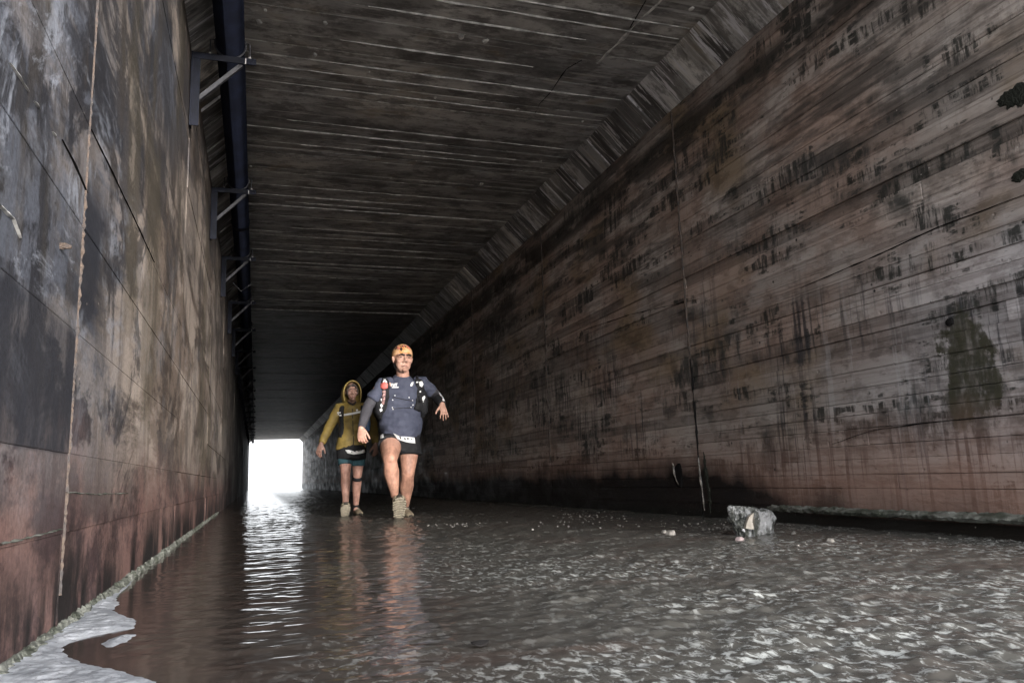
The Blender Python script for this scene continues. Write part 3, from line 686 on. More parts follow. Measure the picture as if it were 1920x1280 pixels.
# ------------------------------------------------------------------ rocks in the stream
def rock_mesh(name, pts, seed, sub=3, rough=0.02, freq=9.0):
    bm = bmesh.new()
    for p in pts: bm.verts.new(p)
    r = bmesh.ops.convex_hull(bm, input=bm.verts)
    bmesh.ops.delete(bm, geom=[g_ for g_ in r['geom_interior'] if isinstance(g_, bmesh.types.BMVert)], context='VERTS')
    bmesh.ops.triangulate(bm, faces=bm.faces)
    for _ in range(sub): bmesh.ops.subdivide_edges(bm, edges=bm.edges, cuts=1, use_grid_fill=True); bmesh.ops.triangulate(bm, faces=bm.faces)
    bm.normal_update()
    ds = []
    for v_ in bm.verts:
        p = v_.co*freq
        d = mnoise.noise(p+Vector((seed, 0, 0)))+0.5*mnoise.noise(p*2.3+Vector((0, seed, 0)))+0.3*mnoise.noise(p*5.1)
        ds.append(v_.normal*(d*rough))
    for v_, d in zip(bm.verts, ds): v_.co += d
    me = bpy.data.meshes.new(name); bm.to_mesh(me); bm.free(); return me
def rock_mat():
    t = NT('grey_rock'); P = t.objc()
    c = t.mix(t.step(t.noise(P, (14, 14, 5), 6, 0.68), 0.44, 0.58), (0.035, 0.038, 0.034), (0.23, 0.235, 0.24))
    c = t.mix(t.step(t.noise(P, (22, 22, 6), 4, 0.6, (3, 1, 0)), 0.5, 0.6, 0, 0.8), c, (0.025, 0.027, 0.022))
    c = t.mix(t.step(t.noise(P, 30, 4, 0.6, (1, 8, 0)), 0.6, 0.68), c, (0.38, 0.38, 0.4))
    return t.done(c, 0.6, t.bump(t.noise(P, 35, 6, 0.7), 0.9, 0.012), 0.4)
M_rock = rock_mat(); M_rockface = simple('fresh_rock_face', (0.34, 0.31, 0.265), 0.7, 0.3, var=0.25, scale=30, bump=0.4)
M_stone = simple('pale_stone', (0.22, 0.205, 0.185), 0.6, 0.4, var=0.5, scale=30, bump=0.5, bd=0.006)
M_pink = simple('pinkish_stone', (0.25, 0.2, 0.2), 0.6, 0.4, var=0.4, scale=30, bump=0.5, bd=0.006)
YR = 3.72
def rp(px, py, dy=0.0): return at_y(px, py, YR+dy)
base = at_y(1408, 1000, YR); base.z = 0
hull = [rp(1366, 952), rp(1382, 948, -0.02), rp(1412, 953, -0.06), rp(1446, 960, 0.0), rp(1452, 968, 0.03), rp(1449, 992, 0.02), rp(1442, 1000, 0.02), rp(1412, 1002, -0.08), rp(1395, 998, -0.06), rp(1378, 990, -0.02), rp(1366, 972, 0.02),
        rp(1372, 950, 0.14), rp(1440, 958, 0.16), rp(1445, 985, 0.15), rp(1380, 985, 0.13), rp(1414, 965, -0.09)]
hull = [h_-base for h_ in hull]
hull += [Vector((h_.x*0.85, h_.y, -0.03)) for h_ in hull[5:10]]
rk = empty('rock', base); tag(rk, 'big broken grey rock with one pale flat face standing in the stream', 'rock')
rb = link('rock_body', rock_mesh('rock_body', hull, 3, 4, 0.02, 20), M_rock, rk)
bvh = BVHTree.FromPolygons([v_.co for v_ in rb.data.vertices], [p.vertices[:] for p in rb.data.polygons])
def hitr(px, py):
    d = ray(px, py).normalized(); h_ = bvh.ray_cast(CAM-base, d); return (h_[0], d) if h_[0] else (None, d)
pl = [(1398.5, 990), (1401, 978), (1405, 968), (1413.5, 961), (1415, 975), (1414, 992)]
v_ = []
for (a_, b_) in pl:
    q, d = hitr(a_, b_)
    if q: v_.append(q-d*0.02)
if len(v_) >= 4:
    v_ += [q+Vector((0, 0.02, 0)) for q in v_]; k = len(v_)//2
    link('pale_face', mesh('pale_face', v_, [tuple(range(k))]+[(i, (i+1) % k, (i+1) % k+k, i+k) for i in range(k)]), M_rockface, rk)
def stone(px, py, w_, h_, d_, mat, label, seed, group=None):
    c = at_z(px, py, 0.0); r = random.Random(seed)
    pts = [Vector((w_*math.cos(a_)*r.uniform(0.8, 1.1)*k, d_*math.sin(a_)*r.uniform(0.8, 1.1)*k, z_)) for k, z_ in ((1, -0.02), (1.05, h_*0.35), (0.7, h_)) for a_ in np.linspace(0, 6.28, 7)[:-1]]
    o_ = link('stone', rock_mesh('stone', pts, seed, 2, min(w_, h_)*0.18, 40), mat); o_.location = c
    tag(o_, label, 'stone', group); return o_
stone(1387, 1012, 0.024, 0.018, 0.02, M_pink, 'small pinkish stone in the water left of the big rock foot', 1)
stone(1400, 1005, 0.011, 0.010, 0.01, M_stone, 'tiny pale stone touching the front foot of the big rock', 2)
stone(1418, 1003, 0.024, 0.014, 0.016, M_stone, 'pale chip under the pale face of the big rock', 3)
stone(1258, 1001, 0.032, 0.022, 0.025, M_stone, 'whitish stone pair member lying well left of the big rock', 4)
stone(1245, 998, 0.018, 0.014, 0.018, M_stone, 'smaller whitish stone beside the stone left of the big rock', 5)
stone(1558, 1016, 0.022, 0.018, 0.016, M_stone, 'small yellowish stone alone right of the big rock', 6)
stone(1362, 968, 0.03, 0.03, 0.03, M_rock, 'small dark stone half hidden behind the left side of the big rock', 7)
stone(1488, 1000, 0.014, 0.008, 0.012, M_stone, 'tiny stone in the water just right of the big rock', 8)
# gravel bars: uncounted pebbles
mb = MB(); r = random.Random(4)
def pebbles(n_, fx):
    for _ in range(n_):
        px, py = fx(); c = at_z(px, py, 0.0)
        if c.x > XR-0.05: continue
        s_ = r.uniform(0.003, 0.009); v_ = []; 
        for z_, k in ((-0.004, 1), (s_*0.55, 0.8)):
            for j in range(6):
                a_ = j*math.pi/3+r.uniform(-0.3, 0.3); v_.append(c+Vector((s_*k*math.cos(a_), s_*k*math.sin(a_), z_)))
        mb.add(v_, [tuple(range(6, 12))]+[(j, (j+1) % 6, 6+(j+1) % 6, 6+j) for j in range(6)])
pebbles(120, lambda: (r.gauss(1085, 35), r.gauss(968, 5)))
pebbles(60, lambda: (r.uniform(940, 1330), r.gauss(978, 5)))
pebbles(40, lambda: (r.uniform(775, 905), r.gauss(984, 2)))
pebbles(40, lambda: (r.gauss(1340, 30), r.gauss(985, 6)))
pebbles(14, lambda: (r.uniform(1440, 1800), r.gauss(1022, 9)))
o = mb.build('gravel', M_stone); tag(o, 'pale pebbles breaking the water surface near the right wall', 'gravel', None, 'stuff')
# dark leaf floating
c = at_z(900, 1208, 0.006); v_ = []; k = 14
for i in range(k):
    a_ = 2*math.pi*i/k; v_.append(Vector((0.021*math.cos(a_), 0.014*math.sin(a_)*(1-0.3*math.cos(a_)), 0.003*math.cos(2*a_))))
v_ += [q+Vector((0, 0, 0.003)) for q in v_]+[Vector((0, 0, 0.008))]
lf = link('leaf', mesh('leaf', v_, [(i, (i+1) % k, k+(i+1) % k, k+i) for i in range(k)]+[(k+i, k+(i+1) % k, 2*k) for i in range(k)]+[tuple(range(k-1, -1, -1))]), M_crack)
lf.location = c+Vector((0, 0, 0.002)); tag(lf, 'dark wet leaf floating on the stream in the foreground', 'leaf')
#PEOPLE
# ------------------------------------------------------------------ people
def skin_mat(name, a_, b_, leg, zl):
    t = NT(name); P = t.objc(); z = t.sep(P)[2]
    c = t.mix(t.step(t.noise(P, 9, 5, 0.6), 0.35, 0.65), a_, b_)
    lg = t.mix(t.step(t.noise(P, (14, 14, 9), 6, 0.65, (3, 3, 3)), 0.36, 0.62), leg, tuple(q*0.6 for q in leg))
    c = t.mix(t.step(z, zl+0.05, zl-0.05), c, lg)                    # sun-tanned, mud-splashed legs
    mud = t.math('MULTIPLY', t.step(z, zl*0.55, 0.05), t.step(t.noise(P, 30, 5, 0.7, (7, 1, 1)), 0.5, 0.6))
    c = t.mix(t.math('MULTIPLY', mud, 0.6), c, (0.12, 0.085, 0.06))
    return t.done(c, 0.55, t.bump(t.noise(P, 50, 4), 0.25, 0.003), 0.35)
def cloth(name, a_, b_, rough=0.8, sc_=14, bump=0.35):
    return simple(name, a_, rough, 0.3, 0, scale=sc_, bump=bump, bd=0.006, sheen=0.0, col2=b_)
M_skin = skin_mat('skin', (0.45, 0.27, 0.205), (0.37, 0.2, 0.145), (0.44, 0.235, 0.165), 0.72)
M_skin2 = skin_mat('skin_hood_shaded', (0.23, 0.135, 0.105), (0.19, 0.105, 0.08), (0.42, 0.235, 0.18), 0.62)  # upper skin tone darkened to carry the hood's shade on the face
M_shirt = cloth('slate_blue_shirt', (0.062, 0.068, 0.098), (0.044, 0.049, 0.075))
M_sleeve = cloth('charcoal_sleeve', (0.05, 0.048, 0.055), (0.036, 0.035, 0.04))
M_blackc = cloth('black_cloth', (0.012, 0.012, 0.014), (0.008, 0.008, 0.009))
M_white = simple('white_print', (0.75, 0.75, 0.74), 0.5, 0.4, var=0.1, bump=0)
M_ink = simple('black_ink', (0.02, 0.02, 0.02), 0.6, 0.3, bump=0)
M_redp = simple('red_print', (0.55, 0.12, 0.10), 0.5, 0.4, bump=0.2)
M_pinkp = simple('pink_print', (0.5, 0.3, 0.28), 0.5, 0.4, var=0.6, scale=60, bump=0, col2=(0.05, 0.03, 0.03))
M_jacket = cloth('olive_yellow_jacket', (0.21, 0.15, 0.04), (0.14, 0.10, 0.028), 0.6, 9, 0.5)
M_teal = cloth('teal_shorts', (0.035, 0.085, 0.10), (0.022, 0.055, 0.07))
M_blue = simple('blue_flask', (0.12, 0.25, 0.5), 0.3, 0.5, bump=0)
M_shoe = simple('muddy_shoe', (0.26, 0.215, 0.15), 0.8, 0.3, var=0.5, scale=30, bump=0.6)
M_lug = simple('pale_rubber', (0.3, 0.265, 0.2), 0.7, 0.3, var=0.3, scale=40, bump=0.3)
M_sole = simple('dark_rubber', (0.035, 0.03, 0.024), 0.7, 0.3, bump=0.3)
M_brow = simple('dark_hair', (0.03, 0.022, 0.018), 0.7, 0.3, bump=0.4)
M_eye = simple('eye', (0.035, 0.025, 0.02), 0.15, 0.6, bump=0)
M_lip = simple('lips', (0.27, 0.125, 0.105), 0.5, 0.4, bump=0)
def cap_mat():
    t = NT('printed_cap'); P = t.objc(); z = t.sep(P)[2]
    c = t.mix(t.step(t.noise(P, 22, 3), 0.4, 0.6), (0.55, 0.27, 0.09), (0.6, 0.36, 0.2))
    top = t.step(z, 0.075, 0.12)
    c = t.mix(t.math('MULTIPLY', t.step(t.noise(P, 34, 2, 0.5, (2, 2, 2)), 0.48, 0.54), top), c, (0.05, 0.012, 0.01))
    c = t.mix(t.math('MULTIPLY', t.step(t.noise(P, 30, 2, 0.5, (5, 2, 2)), 0.56, 0.6), top), c, (0.5, 0.13, 0.1))
    return t.done(c, 0.75, t.bump(t.noise(P, 60, 3), 0.2, 0.002), 0.3)
M_cap = cap_mat()

def bvh_of(*objs):
    V = []; F = []
    for o_ in objs:
        n_ = len(V); V += [v_.co.copy() for v_ in o_.data.vertices]; F += [tuple(i+n_ for i in p.vertices) for p in o_.data.polygons]
    return BVHTree.FromPolygons(V, F)
class Person:
    """all meshes are modelled in world space, then moved under an Empty between the feet"""
    def __init__(s, base, name='person'):
        s.base = base; s.root = empty(name, base); s.objs = []
    def add(s, o_, par=None):
        if par is None:
            for v_ in o_.data.vertices: v_.co -= s.base
            o_.parent = s.root
        else:
            for v_ in o_.data.vertices: v_.co -= s.base
            o_.parent = par
        o_.data.update(); return o_
def cast(bvh, px, py):
    d = ray(px, py).normalized(); h_ = bvh.ray_cast(CAM, d)
    return (h_[0], h_[1]) if h_[0] is not None else (None, None)
def sticker(name, pix, bvh, mat, th=0.004, sub=5):
    """a thin patch of cloth or print lying on the surface, with its own thickness"""
    cx = sum(p[0] for p in pix)/len(pix); cy = sum(p[1] for p in pix)/len(pix)
    v_ = []; k = 0; ring = []
    dense = []
    for i in range(len(pix)):
        a_, b_ = pix[i], pix[(i+1) % len(pix)]
        for j in range(2): dense.append((a_[0]+(b_[0]-a_[0])*j/2, a_[1]+(b_[1]-a_[1])*j/2))
    K = len(dense); levels = [1.0, 0.66, 0.33]; last = None
    for l_ in levels:
        for (x, y) in dense:
            q, n_ = cast(bvh, cx+(x-cx)*l_, cy+(y-cy)*l_)
            if q is None: q = last
            if q is None: continue
            last = q; v_.append(q-ray(x, y).normalized()*th)
    q, n_ = cast(bvh, cx, cy)
    if q is None or len(v_) < 3*K: return None
    v_.append(q-ray(cx, cy).normalized()*th)
    f_ = []
    for r_ in range(2):
        for j in range(K): f_.append((r_*K+j, r_*K+(j+1) % K, (r_+1)*K+(j+1) % K, (r_+1)*K+j))
    for j in range(K): f_.append((2*K+j, 2*K+(j+1) % K, 3*K))
    n0 = len(v_)
    v_ += [p+ray(*dense[i])*th*2.0/ray(*dense[i]).length for i, p in enumerate(v_[:K])]
    for j in range(K): f_.append((j, n0+j, n0+(j+1) % K, (j+1) % K))
    return link(name, mesh(name, v_, f_, True), mat)
def pads(bvh, path, lift):
    out = []
    for (x, y) in path:
        q, n_ = cast(bvh, x, y)
        if q is not None: out.append(q-ray(x, y).normalized()*lift)
    return out
def finger(mb, p0, d0, bend, axis, L, r0):
    """three phalanges curling about axis"""
    p = Vector(p0); d = Vector(d0).normalized(); pts = [p.copy()-d*0.012, p.copy()]; rad = [r0, r0]
    for l_, b_, k in ((0.45, bend*0.6, 0.95), (0.32, bend, 0.86), (0.23, bend*0.8, 0.74)):
        d = Matrix.Rotation(b_, 3, axis) @ d; p = p+d*(L*l_); pts.append(p.copy()); rad.append(r0*k)
    mb.tube(pts, rad, 8, cap=0.8)
def hand(mb, wrist, dirv, palm_n, scale=1.0, spread=0.12, bend=0.4, thumb=1, thumb_out=0.7):
    """palm from the wrist along dirv; palm_n points out of the palm; thumb on side +-1"""
    d = Vector(dirv).normalized(); n_ = Vector(palm_n); n_ = (n_-d*n_.dot(d)).normalized(); sd_ = d.cross(n_).normalized()
    w_ = Vector(wrist); s_ = scale
    mb.tube([w_-d*0.02*s_, w_+d*0.025*s_, w_+d*0.06*s_, w_+d*0.088*s_], [(0.024*s_, 0.019*s_), (0.034*s_, 0.017*s_), (0.041*s_, 0.016*s_), (0.040*s_, 0.013*s_)], 12, hint=sd_, cap=0.5)
    for i, (u, L) in enumerate(((-1, 0.072), (-0.34, 0.082), (0.33, 0.076), (1, 0.060))):
        u2 = u*-thumb
        f_d = (d+sd_*(u2*spread)).normalized()
        finger(mb, w_+d*(0.09-0.006*abs(u))*s_+sd_*(u2*0.031*s_), f_d, bend*(1+0.12*i), f_d.cross(n_).normalized(), L*s_, 0.0088*s_)
    td = (d*0.75+sd_*(thumb*thumb_out)+n_*0.35).normalized()
    t0 = w_+d*0.022*s_+sd_*(thumb*0.026*s_)+n_*0.004
    mb.tube([t0, t0+td*0.036*s_, t0+td*0.062*s_+d*0.006*s_, t0+td*0.078*s_+d*0.016*s_], [0.0145*s_, 0.012*s_, 0.0105*s_, 0.008*s_], 8, cap=0.8)
def head_frame(fwd, up):
    f_ = Vector(fwd).normalized(); r_ = f_.cross(Vector(up)).normalized(); u_ = r_.cross(f_).normalized()
    return Matrix((r_, f_, u_)).transposed()       # local x: person's right..., y: face forward, z: up
def head(mb, c, R3, s_, wide=1.0, jaw=1.0):
    """head of height ~0.24*s_ centred at c"""
    L = lambda x, y, z: Vector(c)+R3 @ Vector((x*s_*wide, y*s_, z*s_))
    B = lambda x, y, z, a_, b_, d_, n_=14: mb.ball(L(x, y, z), a_*s_*wide, b_*s_, d_*s_, n_, R3)
    B(0, -0.012, 0.035, 0.075, 0.094, 0.088)                    # skull
    B(0, 0.022, 0.0, 0.066, 0.068, 0.085)                       # face
    mb.tube([L(0, 0.03, -0.02), L(0, 0.036, -0.07), L(0, 0.042, -0.103)], [(0.062*s_*wide*jaw, 0.05*s_), (0.054*s_*wide*jaw, 0.045*s_), (0.030*s_*wide*jaw, 0.026*s_)], 14, hint=R3 @ Vector((1, 0, 0)), cap=0.5)
    B(0, 0.078, -0.098, 0.020*jaw, 0.017, 0.015)                # chin
    mb.tube([L(-0.052, 0.068, 0.030), L(-0.022, 0.086, 0.029), L(0, 0.086, 0.026), L(0.022, 0.086, 0.029), L(0.052, 0.068, 0.030)], [0.013*s_]*5, 10)   # brow ridge
    mb.tube([L(0, 0.082, 0.022), L(0, 0.098, -0.005), L(0, 0.108, -0.024)], [0.010*s_, 0.012*s_, 0.0155*s_], 10)     # nose bridge to tip
    for q in (-1, 1):
        B(q*0.014, 0.094, -0.029, 0.010, 0.011, 0.009, 10)      # nostrils
        B(q*0.044, 0.058, -0.018, 0.024, 0.028, 0.020)          # cheekbones
        B(q*0.030, 0.066, 0.008, 0.016, 0.013, 0.011, 10)       # eyelids
        mb.tube([L(q*0.071, -0.005, 0.034), L(q*0.082, -0.012, 0.022), L(q*0.081, -0.010, 0.002), L(q*0.073, 0.0, -0.022)], [(0.007*s_, 0.015*s_), (0.008*s_, 0.018*s_), (0.007*s_, 0.016*s_), (0.006*s_, 0.010*s_)], 8, hint=R3 @ Vector((1, 0, 0)))
    mb.tube([L(-0.020, 0.077, -0.059), L(0, 0.083, -0.058), L(0.020, 0.077, -0.059)], [0.007*s_, 0.008*s_, 0.007*s_], 8)
    mb.tube([L(-0.016, 0.078, -0.072), L(0, 0.085, -0.073), L(0.016, 0.078, -0.072)], [0.006*s_, 0.008*s_, 0.006*s_], 8)
    return L
def face_bits(P_, L, R3, s_, brow_th=0.0062, brow_mat=None):
    for q in (-1, 1):
        b_ = MB().tube([L(q*0.011, 0.0985, 0.028), L(q*0.030, 0.0975, 0.033), L(q*0.051, 0.085, 0.028)], [brow_th*s_*0.9, brow_th*s_, brow_th*s_*0.6], 8)
        P_.add(b_.build('eyebrow', brow_mat or M_brow, None, True))
        e_ = MB().ball(L(q*0.029, 0.0765, 0.0105), 0.0135*s_, 0.007*s_, 0.0062*s_, 10, R3)
        P_.add(e_.build('eye', M_eye, None, True))
    P_.add(MB().tube([L(-0.024, 0.083, -0.067), L(-0.012, 0.0895, -0.0665), L(0, 0.0915, -0.066), L(0.012, 0.0895, -0.0665), L(0.024, 0.083, -0.067)], [(0.003*s_, 0.003*s_), (0.004*s_, 0.0045*s_), (0.004*s_, 0.005*s_), (0.004*s_, 0.0045*s_), (0.003*s_, 0.003*s_)], 8).build('mouth', M_lip, None, True))
def shoe(P_, heel, dirv, up, length, lugs=True, wid=1.0):
    d = Vector(dirv).normalized(); u_ = Vector(up); u_ = (u_-d*u_.dot(d)).normalized(); s_ = d.cross(u_).normalized(); h_ = Vector(heel); k = length/0.28
    L = lambda x, y, z: h_+d*(x*k)+s_*(y*k*wid)+u_*(z*k)
    mb = MB()
    mb.tube([L(0.03, 0, 0.055), L(0.09, 0, 0.058), L(0.15, 0, 0.05), L(0.21, 0, 0.04), L(0.255, 0, 0.034)], [(0.036*k*wid, 0.044*k), (0.040*k*wid, 0.046*k), (0.046*k*wid, 0.038*k), (0.048*k*wid, 0.028*k), (0.036*k*wid, 0.020*k)], 14, hint=s_, cap=0.7)
    mb.tube([L(0.045, 0, 0.06), L(0.05, 0, 0.115)], [(0.036*k, 0.044*k), (0.034*k, 0.038*k)], 14, hint=s_, cap=0.2)
    up_ = P_.add(mb.fused('shoe', M_shoe, None, 0.005, 2))
    outl = [(0.0, 0.022), (-0.004, 0.0), (0.0, -0.022)]; K = 24; ring = []
    for i in range(K):
        a_ = 2*math.pi*i/K; x = 0.14-0.146*math.cos(a_); wv = 0.040+0.012*math.sin(max(0, min(1, (x-0.1)/0.15))*math.pi)
        ring.append((x, wv*math.sin(a_)*(1.0 if abs(math.sin(a_)) > 0.2 else 0.9)))
    v_ = [L(x, y, 0.026+0.018*max(0, (x-0.2)/0.09)**2) for x, y in ring]+[L(x, y, 0.008+0.018*max(0, (x-0.2)/0.09)**2) for x, y in ring]
    f_ = [tuple(range(K)), tuple(range(2*K-1, K-1, -1))]+[(i, i+K, (i+1) % K+K, (i+1) % K) for i in range(K)]
    P_.add(link('sole', mesh('sole', v_, f_), M_sole), up_)
    if lugs:
        for i in range(9):
            x = 0.012+i*0.030; wv = (0.028 if i in (0, 8) else 0.037 if i in (1, 2, 3) else 0.044)
            zc = 0.018*max(0, (x-0.2)/0.09)**2
            for q in (-1, 1):
                mb = MB(); a_ = L(x+0.010, 0, zc+0.003); b_ = L(x+0.004, q*wv*0.6, zc+0.003); c_ = L(x-0.010, q*wv, zc+0.006)
                mb.bar(a_, b_, 0.015*k, 0.012*k, u_); mb.bar(b_, c_, 0.013*k, 0.012*k, u_)
                P_.add(mb.build('lug', M_lug), up_)
    else:
        for i in range(4):
            a_ = L(0.12+i*0.018, -0.022, 0.093-i*0.009); b_ = L(0.126+i*0.018, 0.022, 0.093-i*0.009)
            P_.add(MB().tube([a_, (a_+b_)/2+u_*0.006, b_], [0.0035*k]*3, 6).build('lace', M_lug), up_)
    return up_

# ---- the man in front
y0 = 7.62
A = lambda px, py, dy=0.0: at_y(px, py, y0+dy)
man = Person(Vector((A(750, 972).x, y0, 0)))
tag(man.root, 'person in front wearing a slate blue shirt, orange patterned cap and black vest pack', 'person')
HS = 1.15
hc = A(754.5, 675.2, -0.02); R3 = head_frame((0.10, -1, 0.03), (0.03, 0.05, 1))
mb = MB(); Lh = head(mb, hc, R3, HS, 1.06, 1.08)
mb.tube([A(756, 722, 0.05), A(755, 700, 0.02), A(754, 690, 0.01)], [0.072, 0.066, 0.062], 14)
mb.tube([A(752, 834, 0.1), A(752, 805, 0.09), A(753, 772, 0.07), A(754, 742, 0.05), A(755, 722, 0.04)], [(0.15, 0.11), (0.15, 0.095), (0.145, 0.08), (0.155, 0.085), (0.12, 0.07)], 18)
# his right arm (left in the picture), hanging, hand half closed
sh, el, wr_ = A(714, 723, 0.05), A(690, 762, 0.03), A(677, 803, -0.08)
mb.tube([A(730, 721, 0.05), sh, sh.lerp(el, 0.5), el], [0.06, 0.062, 0.052, 0.044], 12)
mb.tube([el, el.lerp(wr_, 0.3), el.lerp(wr_, 0.7), wr_], [0.044, 0.046, 0.038, 0.030], 12)
hand(mb, wr_, A(679, 830, -0.16)-wr_, (0.5, 1, 0.1), 1.12, 0.05, 0.75, 1, 0.35)
# his left arm (right in the picture), elbow out, hand spread in front
sh2, el2, wr2 = A(794, 721, 0.05), A(817, 741, 0.10), A(829, 758, -0.12)
mb.tube([A(778, 719, 0.05), sh2, sh2.lerp(el2, 0.5), el2], [0.06, 0.064, 0.054, 0.046], 12)
mb.tube([el2, el2.lerp(wr2, 0.35), el2.lerp(wr2, 0.75), wr2], [0.046, 0.047, 0.038, 0.031], 12)
hand(mb, wr2, A(834, 780, -0.17)-wr2, (-0.25, 1, 0.2), 1.0, 0.26, 0.2, -1, 0.75)
# front leg: thigh towards the camera, shin down, heel at the water
hip, kn, an = A(733, 828, 0.10), A(731, 860, -0.20), A(741, 934, -0.10)
mb.tube([hip, hip.lerp(kn, 0.35), hip.lerp(kn, 0.75), kn], [0.104, 0.104, 0.087, 0.070], 16)
mb.tube([kn+Vector((0, 0.012, 0.02)), kn.lerp(an, 0.12), kn.lerp(an, 0.32)+Vector((0, 0.018, 0)), kn.lerp(an, 0.6), kn.lerp(an, 0.86), an], [0.070, 0.066, 0.076, 0.060, 0.040, 0.038], 14)
mb.ball(kn+Vector((0.003, -0.028, 0.0)), 0.045, 0.04, 0.052)
mb.tube([an, A(743, 950, -0.15)], [0.036, 0.034], 10)
# rear leg
hip2, kn2, an2 = A(767, 832, 0.10), A(765, 885, 0.06), A(759.5, 950, 0.30)
mb.tube([hip2, hip2.lerp(kn2, 0.4), hip2.lerp(kn2, 0.8), kn2], [0.100, 0.096, 0.076, 0.066], 16)
mb.tube([kn2, kn2.lerp(an2, 0.15), kn2.lerp(an2, 0.38)+Vector((0, 0.02, 0)), kn2.lerp(an2, 0.65), an2], [0.068, 0.064, 0.074, 0.054, 0.038], 14)
mb.ball(kn2+Vector((0, -0.03, 0)), 0.042, 0.036, 0.048)
mb.tube([an2, an2+Vector((0, -0.04, -0.06))], [0.036, 0.034], 10)
skin_o = mb.fused('body', M_skin, None, 0.0055, 2); 
# face parts
# clothes
sb = MB()
sb.tube([A(752, 822, 0.11), A(752, 812, 0.10), A(752, 797, 0.09), A(752.5, 782, 0.085), A(753, 766, 0.08), A(753, 748, 0.07), A(754, 731, 0.06), A(754.5, 719, 0.055), A(755, 711, 0.05), A(755, 705.5, 0.04)],
        [(0.186, 0.146), (0.198, 0.158), (0.212, 0.184), (0.208, 0.172), (0.190, 0.128), (0.208, 0.142), (0.205, 0.132), (0.150, 0.105), (0.100, 0.088), (0.086, 0.080)], 24, cap=0.15)
sb.tube([A(734, 718, 0.05), A(717, 721, 0.05), sh.lerp(el, 0.30)+Vector((0.012, 0, 0)), sh.lerp(el, 0.68)+Vector((0.006, 0, 0))], [0.064, 0.070, 0.072, 0.074], 14, cap=0.15)
sb.tube([A(775, 717, 0.05), A(792, 719, 0.05), sh2.lerp(el2, 0.35)+Vector((-0.01, 0, 0)), sh2.lerp(el2, 0.72)], [0.064, 0.070, 0.070, 0.068], 14, cap=0.15)
shirt = sb.fused('shirt', M_shirt, None, 0.007, 3, 0.017, 8.0, 3)
qb = MB()
qb.tube([sh.lerp(el, 0.5), el.lerp(sh, 0.1), el, el.lerp(wr_, 0.3), el.lerp(wr_, 0.65), el.lerp(wr_, 0.97)], [0.058, 0.055, 0.053, 0.054, 0.046, 0.037], 14, cap=0.1)
slv = qb.fused('arm_sleeve', M_sleeve, None, 0.006, 2, 0.002, 20, 1)
qb = MB()
qb.tube([sh2.lerp(el2, 0.6), el2.lerp(sh2, 0.1), el2, el2.lerp(wr2, 0.25), el2.lerp(wr2, 0.5)], [0.060, 0.057, 0.055, 0.055, 0.050], 14, cap=0.1)
slv2 = qb.fused('arm_sleeve', M_sleeve, None, 0.006, 2, 0.002, 20, 2)
qb = MB(); qb.tube([el2.lerp(wr2, 0.42), el2.lerp(wr2, 0.7), el2.lerp(wr2, 1.0)], [0.055, 0.050, 0.042], 14, cap=0.1)
cuff = qb.fused('forearm_cover', M_blackc, None, 0.006, 2)
sb = MB()
sb.tube([A(752, 845, 0.10), A(752, 828, 0.10), A(752, 812, 0.10)], [(0.175, 0.130), (0.190, 0.142), (0.188, 0.142)], 20, cap=0.2)
sb.tube([A(733, 822, 0.12), hip.lerp(kn, 0.10), hip.lerp(kn, 0.28)], [0.120, 0.126, 0.130], 18, cap=0.1)
sb.tube([A(767, 825, 0.10), A(768, 838, 0.09), A(768.5, 852, 0.08)], [0.108, 0.116, 0.124], 18, cap=0.1)
shorts = sb.fused('shorts', M_blackc, None, 0.007, 2, 0.004, 14, 5)
bv = bvh_of(shirt, shorts); bsh = bvh_of(skin_o)
# cap: shell over the skull
qb = MB()
for i in range(1):
    c0 = Lh(0, -0.010, 0.052)
    k_ = HS
    n_ = 24; v_ = []; f_ = []
    for li in range(9):
        ph = math.radians(-6+96*li/8)
        for j in range(n_):
            a_ = 2*math.pi*j/n_
            p = Vector((0.0835*1.06*math.cos(ph)*math.cos(a_), 0.108*math.cos(ph)*math.sin(a_), 0.092*math.sin(ph)))
            if li == 0: p.z += 0.008*max(0, math.sin(a_))-0.030*max(0, -math.sin(a_)) + (0.016*abs(math.cos(a_))**4*-1)
            v_.append(c0+R3 @ (p*k_))
    for li in range(8):
        for j in range(n_): f_.append((li*n_+j, li*n_+(j+1) % n_, (li+1)*n_+(j+1) % n_, (li+1)*n_+j))
    f_.append(tuple(8*n_+j for j in range(n_))); f_.append(tuple(n_-1-j for j in range(n_)))
    qb.add(v_, f_)
cap = qb.build('cap', M_cap, None, True)
for v_ in cap.data.vertices: v_.co -= hc
cap_off = hc.copy()
